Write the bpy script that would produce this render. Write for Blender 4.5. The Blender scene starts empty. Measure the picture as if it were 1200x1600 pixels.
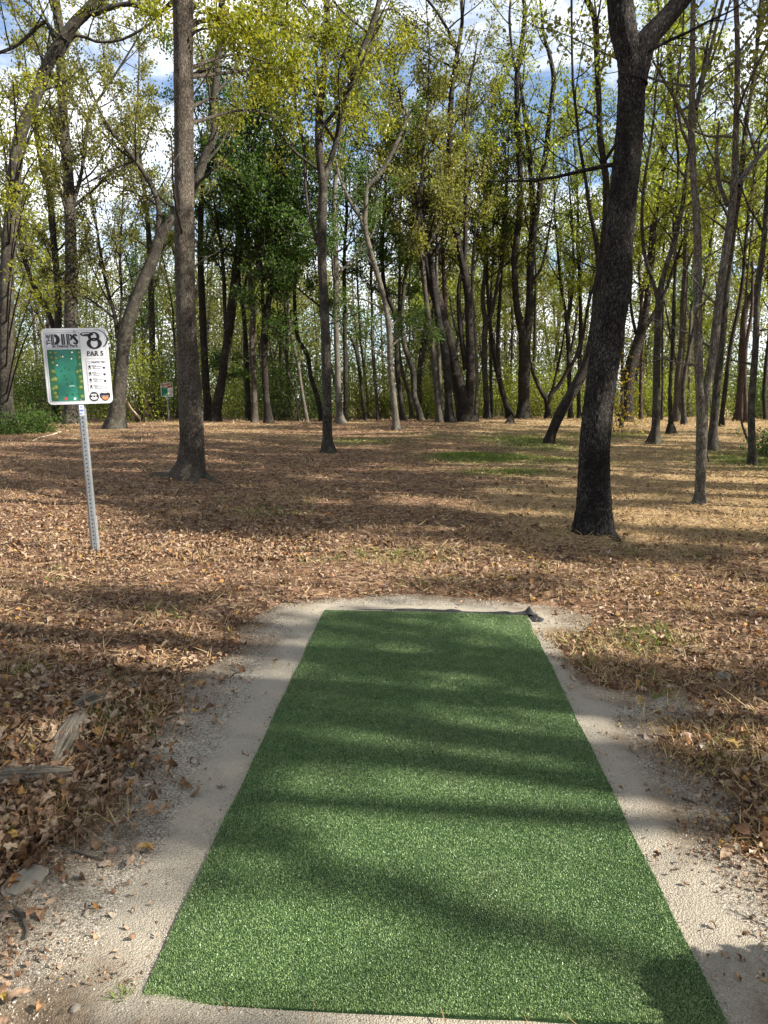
import bpy, math, random
import numpy as np
from mathutils import Vector, Matrix, Euler

rng = np.random.default_rng(11)
random.seed(11)
D = bpy.data
scene = bpy.context.scene
COL = scene.collection
R = math.radians

# ------------------------------------------------------------------ camera
F, PW, PH = 1155.0, 1200, 1600
PITCH = R(8.7)
EYE = 1.56
CP, SP = math.cos(PITCH), math.sin(PITCH)

def ray(px, py):
    a, b = (px - PW / 2) / F, (PH / 2 - py) / F
    return np.array([a, CP + b * SP, -SP + b * CP])

def at(px, py, Y):
    d = ray(px, py)
    return np.array([0, 0, EYE]) + d * (Y / d[1])

def depth(p):
    return p[1] * CP + (EYE - p[2]) * SP

def project(x, y, z):
    zc = y * CP + (EYE - z) * SP
    u = PW / 2 + F * x / zc
    v = PH / 2 - F * (y * SP + (z - EYE) * CP) / zc
    return u, v, zc

# ------------------------------------------------------------------ noise
def _hash(i, j, k):
    h = np.sin(i * 127.1 + j * 311.7 + k * 74.7) * 43758.5453
    return h - np.floor(h)

def vnoise(p):
    p = np.asarray(p, float)
    f = np.floor(p); t = p - f; t = t * t * (3 - 2 * t)
    out = 0
    for a in (0, 1):
        for b in (0, 1):
            for c in (0, 1):
                w = (t[:, 0] if a else 1 - t[:, 0]) * (t[:, 1] if b else 1 - t[:, 1]) * (t[:, 2] if c else 1 - t[:, 2])
                out = out + w * _hash(f[:, 0] + a, f[:, 1] + b, f[:, 2] + c)
    return out

def fbm(p, o=3):
    p = np.asarray(p, float)
    s, a, n = 0, .5, 0
    for _ in range(o):
        s = s + a * vnoise(p); n += a; p = p * 2.03 + 17.3; a *= .5
    return s / n

def n2(x, y, s, o=2, z=0.):
    x = np.asarray(x, float).ravel(); y = np.asarray(y, float).ravel()
    return fbm(np.stack([x / s + 31.7, y / s + 11.1, np.full_like(x, z + .37)], 1), o)

def ss(a, b, x):
    t = np.clip((x - a) / (b - a), 0, 1)
    return t * t * (3 - 2 * t)

# ------------------------------------------------------------------ the lie of the land
def flat_at(px, py, z=0.):
    d = ray(px, py)
    return d[:2] * ((z - EYE) / d[2])

PAD = [flat_at(*p, z=.02) for p in ((215, 1566), (1137, 1604), (822, 960), (507, 953))]   # the turf pad's corners
GRAV_PX = [(-160, 1640), (-60, 1500), (-25, 1412), (62, 1338), (122, 1280), (172, 1232), (190, 1185), (228, 1135), (262, 1085),
           (325, 1045), (385, 1005), (372, 980), (430, 945), (520, 932), (650, 928), (760, 934), (850, 944), (925, 960), (945, 975),
           (895, 992), (872, 1000), (893, 1030), (935, 1062), (1000, 1078), (1075, 1085), (1115, 1110), (1080, 1150), (1060, 1175),
           (1125, 1215), (1160, 1245), (1150, 1290), (1165, 1330), (1215, 1350), (1300, 1420), (1420, 1640)]
GRAV = [flat_at(*p) for p in GRAV_PX]

def poly_sd(poly, x, y):
    """signed distance to a polygon, positive inside"""
    x = np.asarray(x, float); y = np.asarray(y, float)
    d = np.full(x.shape, 1e9); ins = np.zeros(x.shape, bool)
    for i in range(len(poly)):
        a, b = poly[i], poly[(i + 1) % len(poly)]
        e = (b[0] - a[0], b[1] - a[1]); w0, w1 = x - a[0], y - a[1]
        t = np.clip((w0 * e[0] + w1 * e[1]) / (e[0] ** 2 + e[1] ** 2), 0, 1)
        d = np.minimum(d, np.hypot(w0 - e[0] * t, w1 - e[1] * t))
        c = ((a[1] > y) != (b[1] > y)) & (x < (b[0] - a[0]) * (y - a[1]) / (b[1] - a[1] + 1e-12) + a[0])
        ins ^= c
    return np.where(ins, d, -d)

def gh(x, y):
    x = np.asarray(x, float); y = np.asarray(y, float); sh = x.shape
    x = x.ravel(); y = y.ravel()
    h = .45 * ss(7, 40, y) - .035 * np.clip(y - 46, 0, 60)
    near = (np.abs(x) < 14) & (y > -4) & (y < 16)
    h = h + .22 * (n2(x, y, 6.5) - .5) * ss(5.5, 11, np.hypot(x, y - 3))
    d = np.full(x.shape, -9.)
    if near.any():
        d[near] = poly_sd(GRAV, x[near], y[near])
    off = ss(.0, .6, -d)
    h = h + off * (.05 * (n2(x, y, .9) - .45))
    h = h + .035 * ss(.0, .25, -d) * (1 - ss(.25, 1.0, -d)) * (n2(x, y, .35))
    return h.reshape(sh)

def gz(x, y):
    return float(gh(np.array([x]), np.array([y]))[0])

_Y = np.concatenate([np.arange(1.2, 12, .02), np.arange(12, 44.5, .05)])
def ground_at(px, py):
    d = ray(px, py)
    x = d[0] * _Y / d[1]; z = EYE + d[2] * _Y / d[1]
    k = np.nonzero(z <= gh(x, _Y))[0]
    i = k[0] if len(k) else len(_Y) - 1
    return np.array([x[i], _Y[i], gz(x[i], _Y[i])])

# ------------------------------------------------------------------ mesh building
class MB:
    def __init__(s):
        s.v, s.q, s.t, s.n, s.mq, s.mt, s.rq, s.rt = [], [], [], 0, [], [], [], []
        s.poly = []
    def add(s, v, quads=None, tris=None, mat=0, rq=None, rt=None):
        v = np.asarray(v, float)
        if quads is not None and len(quads):
            quads = np.asarray(quads, int); s.q.append(quads + s.n); s.mq.append(np.full(len(quads), mat))
            s.rq.append(np.zeros(len(quads)) if rq is None else rq)
        if tris is not None and len(tris):
            tris = np.asarray(tris, int); s.t.append(tris + s.n); s.mt.append(np.full(len(tris), mat))
            s.rt.append(np.zeros(len(tris)) if rt is None else rt)
        s.v.append(v); s.n += len(v)
    def box(s, c, size, mat=0, M=None):
        c = np.array(c, float); h = np.array(size, float) / 2
        v = np.array([[x, y, z] for x in (-1, 1) for y in (-1, 1) for z in (-1, 1)]) * h + c
        if M is not None: v = v @ M.T
        s.add(v, [(0, 1, 3, 2), (4, 6, 7, 5), (0, 4, 5, 1), (2, 3, 7, 6), (0, 2, 6, 4), (1, 5, 7, 3)], mat=mat)
    def build(s, name, mats, parent=None, smooth=False, loc=None, rnd=False):
        me = D.meshes.new(name)
        v = np.concatenate(s.v) if s.v else np.zeros((0, 3))
        q = np.concatenate(s.q) if s.q else np.zeros((0, 4), int)
        t = np.concatenate(s.t) if s.t else np.zeros((0, 3), int)
        me.vertices.add(len(v)); me.vertices.foreach_set('co', v.ravel())
        nl = len(q) * 4 + len(t) * 3
        me.loops.add(nl); me.loops.foreach_set('vertex_index', np.concatenate([q.ravel(), t.ravel()]).astype(np.int32))
        me.polygons.add(len(q) + len(t))
        ls = np.concatenate([np.arange(len(q)) * 4, len(q) * 4 + np.arange(len(t)) * 3]).astype(np.int32)
        me.polygons.foreach_set('loop_start', ls)
        mi = np.concatenate(s.mq + s.mt) if (s.mq or s.mt) else np.zeros(0)
        me.polygons.foreach_set('material_index', mi.astype(np.int32))
        me.polygons.foreach_set('use_smooth', np.full(len(q) + len(t), smooth))
        if rnd:
            a = me.attributes.new('rnd', 'FLOAT', 'FACE')
            a.data.foreach_set('value', np.concatenate(s.rq + s.rt).astype(np.float32))
        me.update(calc_edges=True); me.validate()
        for m in (mats if isinstance(mats, (list, tuple)) else [mats]): me.materials.append(m)
        o = D.objects.new(name, me); COL.objects.link(o)
        if parent is not None: o.parent = parent
        if loc is not None: o.location = loc
        return o

def empty(name, loc, label=None, cat=None, group=None):
    o = D.objects.new(name, None); COL.objects.link(o); o.location = loc; o.empty_display_size = .2
    tag(o, label, cat, group)
    return o

def tag(o, label=None, cat=None, group=None, kind=None):
    if label: o['label'] = label
    if cat: o['category'] = cat
    if group: o['group'] = group
    if kind: o['kind'] = kind
    return o

def catmull(P, step):
    P = np.asarray(P, float)
    if len(P) < 3:
        n = max(2, int(np.linalg.norm(P[-1, :3] - P[0, :3]) / step) + 1)
        t = np.linspace(0, 1, n)[:, None]
        return P[0] * (1 - t) + P[-1] * t
    E = np.vstack([2 * P[0] - P[1], P, 2 * P[-1] - P[-2]])
    out = []
    for i in range(1, len(E) - 2):
        a, b, c, d = E[i - 1], E[i], E[i + 1], E[i + 2]
        n = max(1, int(round(np.linalg.norm(c[:3] - b[:3]) / step)))
        t = (np.arange(n) / n)[:, None]
        out.append(.5 * (2 * b + (c - a) * t + (2 * a - 5 * b + 4 * c - d) * t ** 2 + (3 * b - a - 3 * c + d) * t ** 3))
    return np.vstack(out + [P[-1:]])

def tube(mb, P, rad, n=8, mat=0, noise=None, cap=True, flare=None):
    """tube along points P with radii; noise(v, theta, s, r) -> radial factor"""
    P = np.asarray(P, float); m = len(P)
    if m < 2: return
    rad = np.broadcast_to(np.asarray(rad, float), (m,))
    T = np.gradient(P, axis=0); T /= np.linalg.norm(T, axis=1)[:, None] + 1e-9
    ref = np.array([1., 0, 0]) if abs(T[0, 0]) < .9 else np.array([0, 1., 0])
    U = np.zeros((m, 3))
    u = ref
    for i in range(m):
        u = u - T[i] * (u @ T[i]); u = u / (np.linalg.norm(u) + 1e-9); U[i] = u
    V = np.cross(T, U)
    th = np.arange(n) / n * 2 * math.pi
    dirs = U[:, None, :] * np.cos(th)[None, :, None] + V[:, None, :] * np.sin(th)[None, :, None]
    rr = np.repeat(rad[:, None], n, 1)
    s = np.concatenate([[0], np.cumsum(np.linalg.norm(np.diff(P, axis=0), axis=1))])
    if flare is not None: rr = rr * flare(th[None, :], s[:, None])
    if noise is not None: rr = rr * noise(P[:, None, :] + dirs * rr[..., None], s)
    v = (P[:, None, :] + dirs * rr[..., None]).reshape(-1, 3)
    i = np.arange(m - 1)[:, None] * n; j = np.arange(n)[None, :]; j2 = (j + 1) % n
    q = np.stack([i + j, i + j2, i + n + j2, i + n + j], -1).reshape(-1, 4)
    tr = None
    if cap:
        v = np.vstack([v, P[-1:] + T[-1:] * rad[-1]])
        jj = np.arange(n)
        tr = np.stack([(m - 1) * n + jj, (m - 1) * n + (jj + 1) % n, np.full(n, m * n)], 1)
    mb.add(v, q, tr, mat)

def unit(v):
    v = np.asarray(v, float)
    return v / (np.linalg.norm(v, axis=-1, keepdims=True) + 1e-9)

def scatter(mb, tv, tq, tt, pos, Rm, scale, mat=0, rnd=None):
    """many copies of a little template in one mesh; Rm (N,3,3), scale (N,) or (N,3)"""
    N, k = len(pos), len(tv)
    if N == 0: return
    sc = scale if getattr(scale, 'ndim', 0) == 2 else np.repeat(np.asarray(scale)[:, None], 3, 1)
    v = np.einsum('nij,nkj->nki', Rm, tv[None] * sc[:, None, :]) + pos[:, None, :]
    r = rng.random(N) if rnd is None else rnd
    o = (np.arange(N) * k)[:, None, None]
    q = (np.asarray(tq)[None] + o).reshape(-1, 4) if tq is not None else None
    t = (np.asarray(tt)[None] + o).reshape(-1, 3) if tt is not None else None
    mb.add(v.reshape(-1, 3), q, t, mat, rq=None if q is None else np.repeat(r, len(tq)), rt=None if t is None else np.repeat(r, len(tt)))

def rotz(a):
    c, s = np.cos(a), np.sin(a); z = np.zeros_like(a); o = np.ones_like(a)
    return np.stack([np.stack([c, -s, z], -1), np.stack([s, c, z], -1), np.stack([z, z, o], -1)], -2)
def rotx(a):
    c, s = np.cos(a), np.sin(a); z = np.zeros_like(a); o = np.ones_like(a)
    return np.stack([np.stack([o, z, z], -1), np.stack([z, c, -s], -1), np.stack([z, s, c], -1)], -2)
def roty(a):
    c, s = np.cos(a), np.sin(a); z = np.zeros_like(a); o = np.ones_like(a)
    return np.stack([np.stack([c, z, s], -1), np.stack([z, o, z], -1), np.stack([-s, z, c], -1)], -2)

# ------------------------------------------------------------------ materials
class NT:
    def __init__(s, name):
        s.m = D.materials.new(name); s.m.use_nodes = True
        s.t = s.m.node_tree; s.t.nodes.clear()
        s.out = s.n('ShaderNodeOutputMaterial')
    def n(s, typ, **kw):
        nd = s.t.nodes.new(typ)
        for k, v in kw.items():
            if k.startswith('i_'): nd.inputs[k[2:].replace('_', ' ')].default_value = v
            else: setattr(nd, k, v)
        return nd
    def l(s, a, b): s.t.links.new(a, b)
    def noise(s, vec, scale, detail=4, rough=.55, dist=0.):
        nd = s.n('ShaderNodeTexNoise'); nd.inputs['Scale'].default_value = scale; nd.inputs['Detail'].default_value = detail
        nd.inputs['Roughness'].default_value = rough; nd.inputs['Distortion'].default_value = dist
        if vec is not None: s.l(vec, nd.inputs['Vector'])
        return nd.outputs['Fac']
    def ramp(s, fac, stops, interp='LINEAR'):
        nd = s.n('ShaderNodeValToRGB'); cr = nd.color_ramp; cr.interpolation = interp
        while len(cr.elements) < len(stops): cr.elements.new(.5)
        for e, (p, c) in zip(cr.elements, stops):
            e.position = p; e.color = tuple(c) + (1,) if len(c) == 3 else c
        s.l(fac, nd.inputs['Fac']); return nd.outputs['Color']
    def mix(s, f, a, b, mode='MIX'):
        nd = s.n('ShaderNodeMix', data_type='RGBA', blend_type=mode)
        for sock, v in ((nd.inputs[0], f), (nd.inputs[6], a), (nd.inputs[7], b)):
            if hasattr(v, 'links'): s.l(v, sock)
            else: sock.default_value = v if not isinstance(v, tuple) else (v + (1,) if len(v) == 3 else v)
        return nd.outputs[2]
    def math(s, op, a, b=None, c=None):
        nd = s.n('ShaderNodeMath', operation=op)
        for sock, v in zip(nd.inputs, (a, b, c)):
            if v is None: continue
            if hasattr(v, 'links'): s.l(v, sock)
            else: sock.default_value = v
        return nd.outputs[0]
    def mapping(s, vec, scale):
        nd = s.n('ShaderNodeMapping'); nd.inputs['Scale'].default_value = scale; s.l(vec, nd.inputs['Vector']); return nd.outputs[0]
    def obj(s):
        return s.n('ShaderNodeTexCoord').outputs['Object']
    def attr(s, name):
        return s.n('ShaderNodeAttribute', attribute_name=name).outputs['Fac']
    def bump(s, h, strength, dist, normal=None):
        nd = s.n('ShaderNodeBump'); nd.inputs['Strength'].default_value = strength; nd.inputs['Distance'].default_value = dist
        s.l(h, nd.inputs['Height'])
        if normal is not None: s.l(normal, nd.inputs['Normal'])
        return nd.outputs[0]
    def principled(s, col, rough=.8, normal=None, metal=0., spec=.3):
        nd = s.n('ShaderNodeBsdfPrincipled')
        for sock, v in ((nd.inputs['Base Color'], col), (nd.inputs['Roughness'], rough), (nd.inputs['Metallic'], metal), (nd.inputs['Specular IOR Level'], spec)):
            if hasattr(v, 'links'): s.l(v, sock)
            else: sock.default_value = v + (1,) if isinstance(v, tuple) and len(v) == 3 else v
        if normal is not None: s.l(normal, nd.inputs['Normal'])
        s.l(nd.outputs[0], s.out.inputs['Surface']); return nd

def plain(name, col, rough=.6, metal=0., spec=.4, var=.06, scale=9.):
    t = NT(name); f = t.noise(t.obj(), scale, 5)
    c = t.ramp(f, [(.3, tuple(max(0, x * (1 - var * 2)) for x in col)), (.7, tuple(min(1, x * (1 + var * 2)) for x in col))])
    t.principled(c, rough, None, metal, spec); return t.m

def leaf_mat(name, stops, trans=.45, tint=(1.25, 1.3, .7), rough=.55, mottle=0):
    t = NT(name); r = t.attr('rnd')
    c = t.ramp(r, stops)
    if mottle: c = t.mix(t.ramp(t.noise(t.obj(), mottle, 3, .7), [(.35, (.75, .75, .75)), (.65, (0, 0, 0))]), c, (.05, .03, .018))
    d = t.n('ShaderNodeBsdfDiffuse'); t.l(c, d.inputs['Color'])
    tr = t.n('ShaderNodeBsdfTranslucent'); t.l(t.mix(1., c, tint, 'MULTIPLY'), tr.inputs['Color'])
    mx = t.n('ShaderNodeMixShader'); mx.inputs[0].default_value = trans; t.l(d.outputs[0], mx.inputs[1]); t.l(tr.outputs[0], mx.inputs[2])
    g = t.n('ShaderNodeBsdfGlossy'); g.inputs['Roughness'].default_value = rough; g.inputs['Color'].default_value = (1, 1, 1, 1)
    fr = t.n('ShaderNodeFresnel'); fr.inputs[0].default_value = 1.4
    m2 = t.n('ShaderNodeMixShader'); t.l(t.math('MULTIPLY', fr.outputs[0], .08), m2.inputs[0]); t.l(mx.outputs[0], m2.inputs[1]); t.l(g.outputs[0], m2.inputs[2])
    t.l(m2.outputs[0], t.out.inputs['Surface']); return t.m

def bark_mat(name, dark, mid, light, plate=9., vert=.22, bump=.9, lichen=.0):
    t = NT(name); o = t.obj()
    st = t.mapping(o, (1, 1, vert))
    w = t.noise(st, 3.0, 3)
    v = t.n('ShaderNodeTexVoronoi', feature='DISTANCE_TO_EDGE'); v.inputs['Scale'].default_value = plate
    dm = t.n('ShaderNodeMix', data_type='RGBA', blend_type='LINEAR_LIGHT'); dm.inputs[0].default_value = .12
    t.l(st, dm.inputs[6]); nz = t.n('ShaderNodeTexNoise'); nz.inputs['Scale'].default_value = plate * .8; nz.inputs['Detail'].default_value = 3
    t.l(st, nz.inputs['Vector']); t.l(nz.outputs['Color'], dm.inputs[7]); t.l(dm.outputs[2], v.inputs['Vector'])
    fur = t.ramp(v.outputs['Distance'], [(.0, (0, 0, 0)), (.16, (1, 1, 1))])
    fine = t.noise(t.mapping(o, (1, 1, .4)), 60, 5, .65)
    big = t.noise(o, 1.7, 4, .6)
    c = t.ramp(t.math('ADD', t.math('MULTIPLY', fine, .65), t.math('MULTIPLY', big, .4)), [(.38, dark), (.51, mid), (.69, light)])
    c = t.mix(t.math('MULTIPLY', t.math('SUBTRACT', 1., fur), .75), c, tuple(x * .45 for x in dark))
    if lichen:
        c = t.mix(t.math('MULTIPLY', t.ramp(t.noise(o, 4.5, 5, .7), [(.52, (0, 0, 0)), (.64, (1, 1, 1))]), lichen), c, (.17, .19, .13))
    hgt = t.math('ADD', t.math('MULTIPLY', fur, .7), t.math('MULTIPLY', fine, .5))
    t.principled(c, .9, t.bump(hgt, bump, .035), spec=.15); return t.m
# ------------------------------------------------------------------ light, sky
SUN_AZ, SUN_EL = R(108), R(37)
sun_dir = np.array([math.sin(SUN_AZ) * math.cos(SUN_EL), math.cos(SUN_AZ) * math.cos(SUN_EL), math.sin(SUN_EL)])
L = D.lights.new('sun', 'SUN'); L.energy = 5.0; L.angle = R(.5); L.color = (1, .93, .82)
so = D.objects.new('sun', L); COL.objects.link(so); so.location = tuple(sun_dir * 60)
so.rotation_euler = Vector(tuple(sun_dir)).to_track_quat('Z', 'Y').to_euler()

w = D.worlds.new('World'); scene.world = w; w.use_nodes = True
wt = w.node_tree; wt.nodes.clear()
wo = wt.nodes.new('ShaderNodeOutputWorld'); bg = wt.nodes.new('ShaderNodeBackground')
sky = wt.nodes.new('ShaderNodeTexSky'); sky.sky_type = 'NISHITA'; sky.sun_disc = False
sky.sun_elevation = SUN_EL; sky.sun_rotation = SUN_AZ; sky.air_density = 1.0; sky.dust_density = .2; sky.ozone_density = 3.5
tc = wt.nodes.new('ShaderNodeTexCoord'); mp = wt.nodes.new('ShaderNodeMapping'); mp.inputs['Scale'].default_value = (1.6, 1.6, 4.2)
mp.inputs['Location'].default_value = (.35, .2, .1)
nz = wt.nodes.new('ShaderNodeTexNoise'); nz.inputs['Scale'].default_value = 2.1; nz.inputs['Detail'].default_value = 7; nz.inputs['Roughness'].default_value = .6
cr = wt.nodes.new('ShaderNodeValToRGB'); cr.color_ramp.elements[0].position = .41; cr.color_ramp.elements[1].position = .57; cr.color_ramp.elements[0].color = (.04, .04, .04, 1)
mx = wt.nodes.new('ShaderNodeMix'); mx.data_type = 'RGBA'
mx.inputs[7].default_value = (8.2, 8.4, 8.7, 1)
wt.links.new(tc.outputs['Generated'], mp.inputs[0]); wt.links.new(mp.outputs[0], nz.inputs['Vector']); wt.links.new(nz.outputs['Fac'], cr.inputs[0])
wt.links.new(cr.outputs['Color'], mx.inputs[0]); wt.links.new(sky.outputs[0], mx.inputs[6])
wt.links.new(mx.outputs[2], bg.inputs['Color']); bg.inputs['Strength'].default_value = .062
wt.links.new(bg.outputs[0], wo.inputs['Surface'])

cam = D.cameras.new('camera'); co = D.objects.new('camera', cam); COL.objects.link(co); scene.camera = co
cam.sensor_fit = 'VERTICAL'; cam.sensor_height = 36; cam.lens = 36 * F / PH; cam.clip_end = 3000; cam.clip_start = .05
co.location = (0, 0, EYE); co.rotation_euler = (R(90) - PITCH, 0, 0)
scene.view_settings.view_transform = 'Standard'; scene.view_settings.look = 'None'
scene.view_settings.exposure = 1.7; scene.view_settings.gamma = 1
scene.cycles.max_bounces = 6; scene.cycles.diffuse_bounces = 3; scene.cycles.transmission_bounces = 4
scene.cycles.sample_clamp_indirect = 6

# ------------------------------------------------------------------ ground cover fields
def straw_f(x, y):
    r = x / np.maximum(y, 1.)
    return np.clip(.13 - .2 * ss(.2, -1., x) * ss(9, 6, y) + .62 * ss(.02, .32, r) * ss(6, 9, y) + .22 * ss(16, 30, y) + 1.1 * (n2(x, y, 1.7, 3) - .5), 0, 1)
GREENS = [(755, 715, 1.1, .7, 1.3), (800, 738, .9, .4, .6), (825, 688, 1.3, 2.2, .7), (690, 683, 1.4, 1.0, .15), (940, 680, 2, 1.2, .45), (1190, 720, 1.4, 1.6, .7),
          (640, 870, .5, .25, .25), (410, 800, .6, .3, .2), (1010, 1000, .25, .2, .4), (880, 720, 1.2, .7, .4), (560, 690, 1.5, .8, .35)]
GREENS = [(ground_at(u, v), a, b, s) for u, v, a, b, s in GREENS]
def green_f(x, y):
    g = np.zeros_like(np.asarray(x, float).ravel())
    for p, a, b, s in GREENS:
        g = np.maximum(g, s * np.exp(-(((x - p[0]) / a) ** 2 + ((y - p[1]) / (b * 1.4)) ** 2)))
    return np.clip(g * 1.5 * (.35 + 1.2 * n2(x, y, .5, 3)), 0, 1)

# ------------------------------------------------------------------ the ground
def spaced(lo, a, b, hi, fine, grow=1.09):
    mid = np.arange(a, b + 1e-6, fine)
    up, s, v = [], fine, b
    while v < hi: s *= grow; v += s; up.append(v)
    dn, s, v = [], fine, a
    while v > lo: s *= grow; v -= s; dn.append(v)
    return np.array(dn[::-1] + list(mid) + up)
gx = spaced(-900, -4.2, 4.2, 900, .045); gy = spaced(-300, 1.0, 9.5, 900, .045)
X, Y = np.meshgrid(gx, gy); xf, yf = X.ravel(), Y.ravel()
Z = gh(xf, yf)
nearm = (np.abs(xf) < 6) & (yf > 0) & (yf < 11)
sdg = np.full(xf.shape, -5.); sdg[nearm] = poly_sd(GRAV, xf[nearm], yf[nearm])
rough = np.zeros_like(xf)
rough[nearm] = .03 * (n2(xf[nearm], yf[nearm], .16, 3) - .5) * ss(0, .2, -sdg[nearm])
rough[~nearm] = .05 * (n2(xf[~nearm], yf[~nearm], .5, 2) - .5)
Z = Z + rough - .02 * ss(.1, .3, sdg)
mb = MB(); W_, H_ = len(gx), len(gy)
i = np.arange(H_ - 1)[:, None] * W_; j = np.arange(W_ - 1)[None]
mb.add(np.stack([xf, yf, Z], 1), np.stack([i + j, i + j + 1, i + W_ + j + 1, i + W_ + j], -1).reshape(-1, 4))
t = NT('forest_floor'); o = t.obj()
a_s, a_g = t.attr('straw'), t.attr('green')
fine = t.noise(t.mapping(o, (1, 1, .3)), 34, 6, .7); mid = t.noise(o, 5.5, 5, .65)
vor = t.n('ShaderNodeTexVoronoi'); vor.inputs['Scale'].default_value = 15; t.l(o, vor.inputs['Vector'])
sep = t.n('ShaderNodeSeparateColor'); t.l(vor.outputs['Color'], sep.inputs[0])
litter = t.ramp(sep.outputs[0], [(0, (.045, .025, .016)), (.3, (.11, .058, .034)), (.6, (.21, .115, .066)), (.85, (.29, .18, .11)), (1, (.36, .25, .165))])
litter = t.mix(t.ramp(fine, [(.35, (0, 0, 0)), (.7, (1, 1, 1))]), litter, (.06, .04, .025), 'MIX')
straw = t.ramp(t.math('ADD', t.math('MULTIPLY', fine, .7), t.math('MULTIPLY', mid, .3)), [(.3, (.09, .062, .03)), (.5, (.25, .172, .09)), (.7, (.40, .295, .165))])
grn = t.ramp(fine, [(.3, (.035, .05, .012)), (.7, (.13, .17, .04))])
msk = t.math('GREATER_THAN', t.math('ADD', t.math('MULTIPLY', a_s, 1.), t.math('MULTIPLY', t.math('SUBTRACT', mid, .5), 1.4)), .5)
sm = t.ramp(t.math('ADD', a_s, t.math('MULTIPLY', t.math('SUBTRACT', mid, .5), 1.3)), [(.35, (0, 0, 0)), (.62, (1, 1, 1))])
c = t.mix(sm, litter, straw); c = t.mix(a_g, c, grn)
b1 = t.bump(t.math('ADD', fine, t.math('MULTIPLY', vor.outputs['Distance'], .8)), 1., .03)
t.principled(c, .95, b1, spec=.1)
ground = mb.build('ground', t.m, smooth=True); tag(ground, 'leaf strewn forest floor with dry straw grass', kind='structure')
for nm, arr in (('straw', straw_f(xf, yf)), ('green', green_f(xf, yf))):
    a = ground.data.attributes.new(nm, 'FLOAT', 'POINT'); a.data.foreach_set('value', arr.astype(np.float32))

# ------------------------------------------------------------------ gravel round the pad
gcx = np.arange(-3.2, 4.2, .028); gcy = np.arange(1.0, 6.6, .028)
X, Y = np.meshgrid(gcx, gcy); xf, yf = X.ravel(), Y.ravel()
sd = poly_sd(GRAV, xf, yf) + .22 * (n2(xf, yf, .30, 3) - .5) + .22 * (n2(xf, yf, .8, 2, 3.) - .5)
sp = poly_sd(PAD, xf, yf)
def heap(x, y):
    a = flat_at(215, 1590); b = flat_at(330, 1612)
    return .026 * np.exp(-(((x - a[0]) / .16) ** 2 + ((y - a[1] + .05) / .10) ** 2)) + .020 * np.exp(-(((x - b[0]) / .2) ** 2 + ((y - b[1] + .05) / .09) ** 2))
Zg = gh(xf, yf) + np.clip(sd * .14, -.04, .012) + .008 * (n2(xf, yf, .22, 3) - .5) * ss(0, .12, -sp) * ss(0., .15, sd) + heap(xf, yf) + .006 * ss(.02, .1, -sp) * (1 - ss(.1, .25, -sp))
mb = MB(); W_, H_ = len(gcx), len(gcy)
i = np.arange(H_ - 1)[:, None] * W_; j = np.arange(W_ - 1)[None]
q = np.stack([i + j, i + j + 1, i + W_ + j + 1, i + W_ + j], -1).reshape(-1, 4)
keep = sd[q].max(1) > -.2
mb.add(np.stack([xf, yf, Zg], 1), q[keep])
t = NT('crushed_gravel'); o = t.obj()
vor = t.n('ShaderNodeTexVoronoi'); vor.inputs['Scale'].default_value = 170; t.l(o, vor.inputs['Vector'])
sep = t.n('ShaderNodeSeparateColor'); t.l(vor.outputs['Color'], sep.inputs[0])
st = t.ramp(sep.outputs[0], [(0, (.085, .075, .060)), (.25, (.21, .185, .148)), (.7, (.33, .293, .236)), (1, (.48, .435, .365))])
sand = t.ramp(t.noise(o, 210, 6, .75), [(.32, (.15, .133, .106)), (.48, (.305, .272, .217)), (.68, (.43, .386, .312))])
c = t.mix(t.ramp(t.math('ADD', t.attr('fine'), t.math('MULTIPLY', t.math('SUBTRACT', t.noise(o, 4, 4, .6), .5), 1.2)), [(.3, (0, 0, 0)), (.7, (1, 1, 1))]), st, sand)
c = t.mix(t.ramp(t.noise(o, 7, 6, .7), [(.55, (0, 0, 0)), (.75, (.6, .6, .6))]), c, (.13, .105, .08))
c = t.mix(t.math('MULTIPLY', t.attr('duff'), .85), c, t.ramp(t.noise(o, 55, 5, .7), [(.35, (.05, .035, .023)), (.5, (.13, .09, .056)), (.7, (.24, .18, .115))]))
t.principled(c, .95, t.bump(t.math('ADD', t.math('MULTIPLY', t.math('SUBTRACT', 1., vor.outputs['Distance']), .5), t.noise(o, 90, 5, .75)), 1., .014), spec=.15)
gravel = mb.build('gravel_path', t.m, smooth=True); duff = ss(.34, -.02, sd + .5 * (n2(xf, yf, .13, 3, 9.) - .5)) * ss(.02, .15, -sp)
a = gravel.data.attributes.new('duff', 'FLOAT', 'POINT'); a.data.foreach_set('value', duff.astype(np.float32))
a = gravel.data.attributes.new('fine', 'FLOAT', 'POINT'); a.data.foreach_set('value', ss(.34, .04, -sp).astype(np.float32))
tag(gravel, 'pale crushed gravel around the green turf mat', kind='structure')

# loose stones of the gravel: nobody counts them
OCT = np.array([[1, 0, 0], [-1, 0, 0], [0, 1, 0], [0, -1, 0], [0, 0, .7], [0, 0, -.7]]) * .5
OCTT = [(0, 2, 4), (2, 1, 4), (1, 3, 4), (3, 0, 4), (2, 0, 5), (1, 2, 5), (3, 1, 5), (0, 3, 5)]
def rand_rot(N):
    return rotz(rng.random(N) * 6.283) @ rotx(rng.random(N) * 6.283) @ roty(rng.random(N) * 6.283)
def gsurf(x, y):
    s = poly_sd(GRAV, x, y) + .22 * (n2(x, y, .30, 3) - .5) + .22 * (n2(x, y, .8, 2, 3.) - .5)
    return gh(x, y) + np.clip(s * .14, -.04, .012) + heap(x, y), s
N = 190000
x = rng.uniform(-2.4, 3.2, N); y = 1.25 * np.exp(rng.random(N) * math.log(6.2 / 1.25))
u, v, zc = project(x, y, 0)
k = (u > -60) & (u < 1260); x, y = x[k], y[k]
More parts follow.
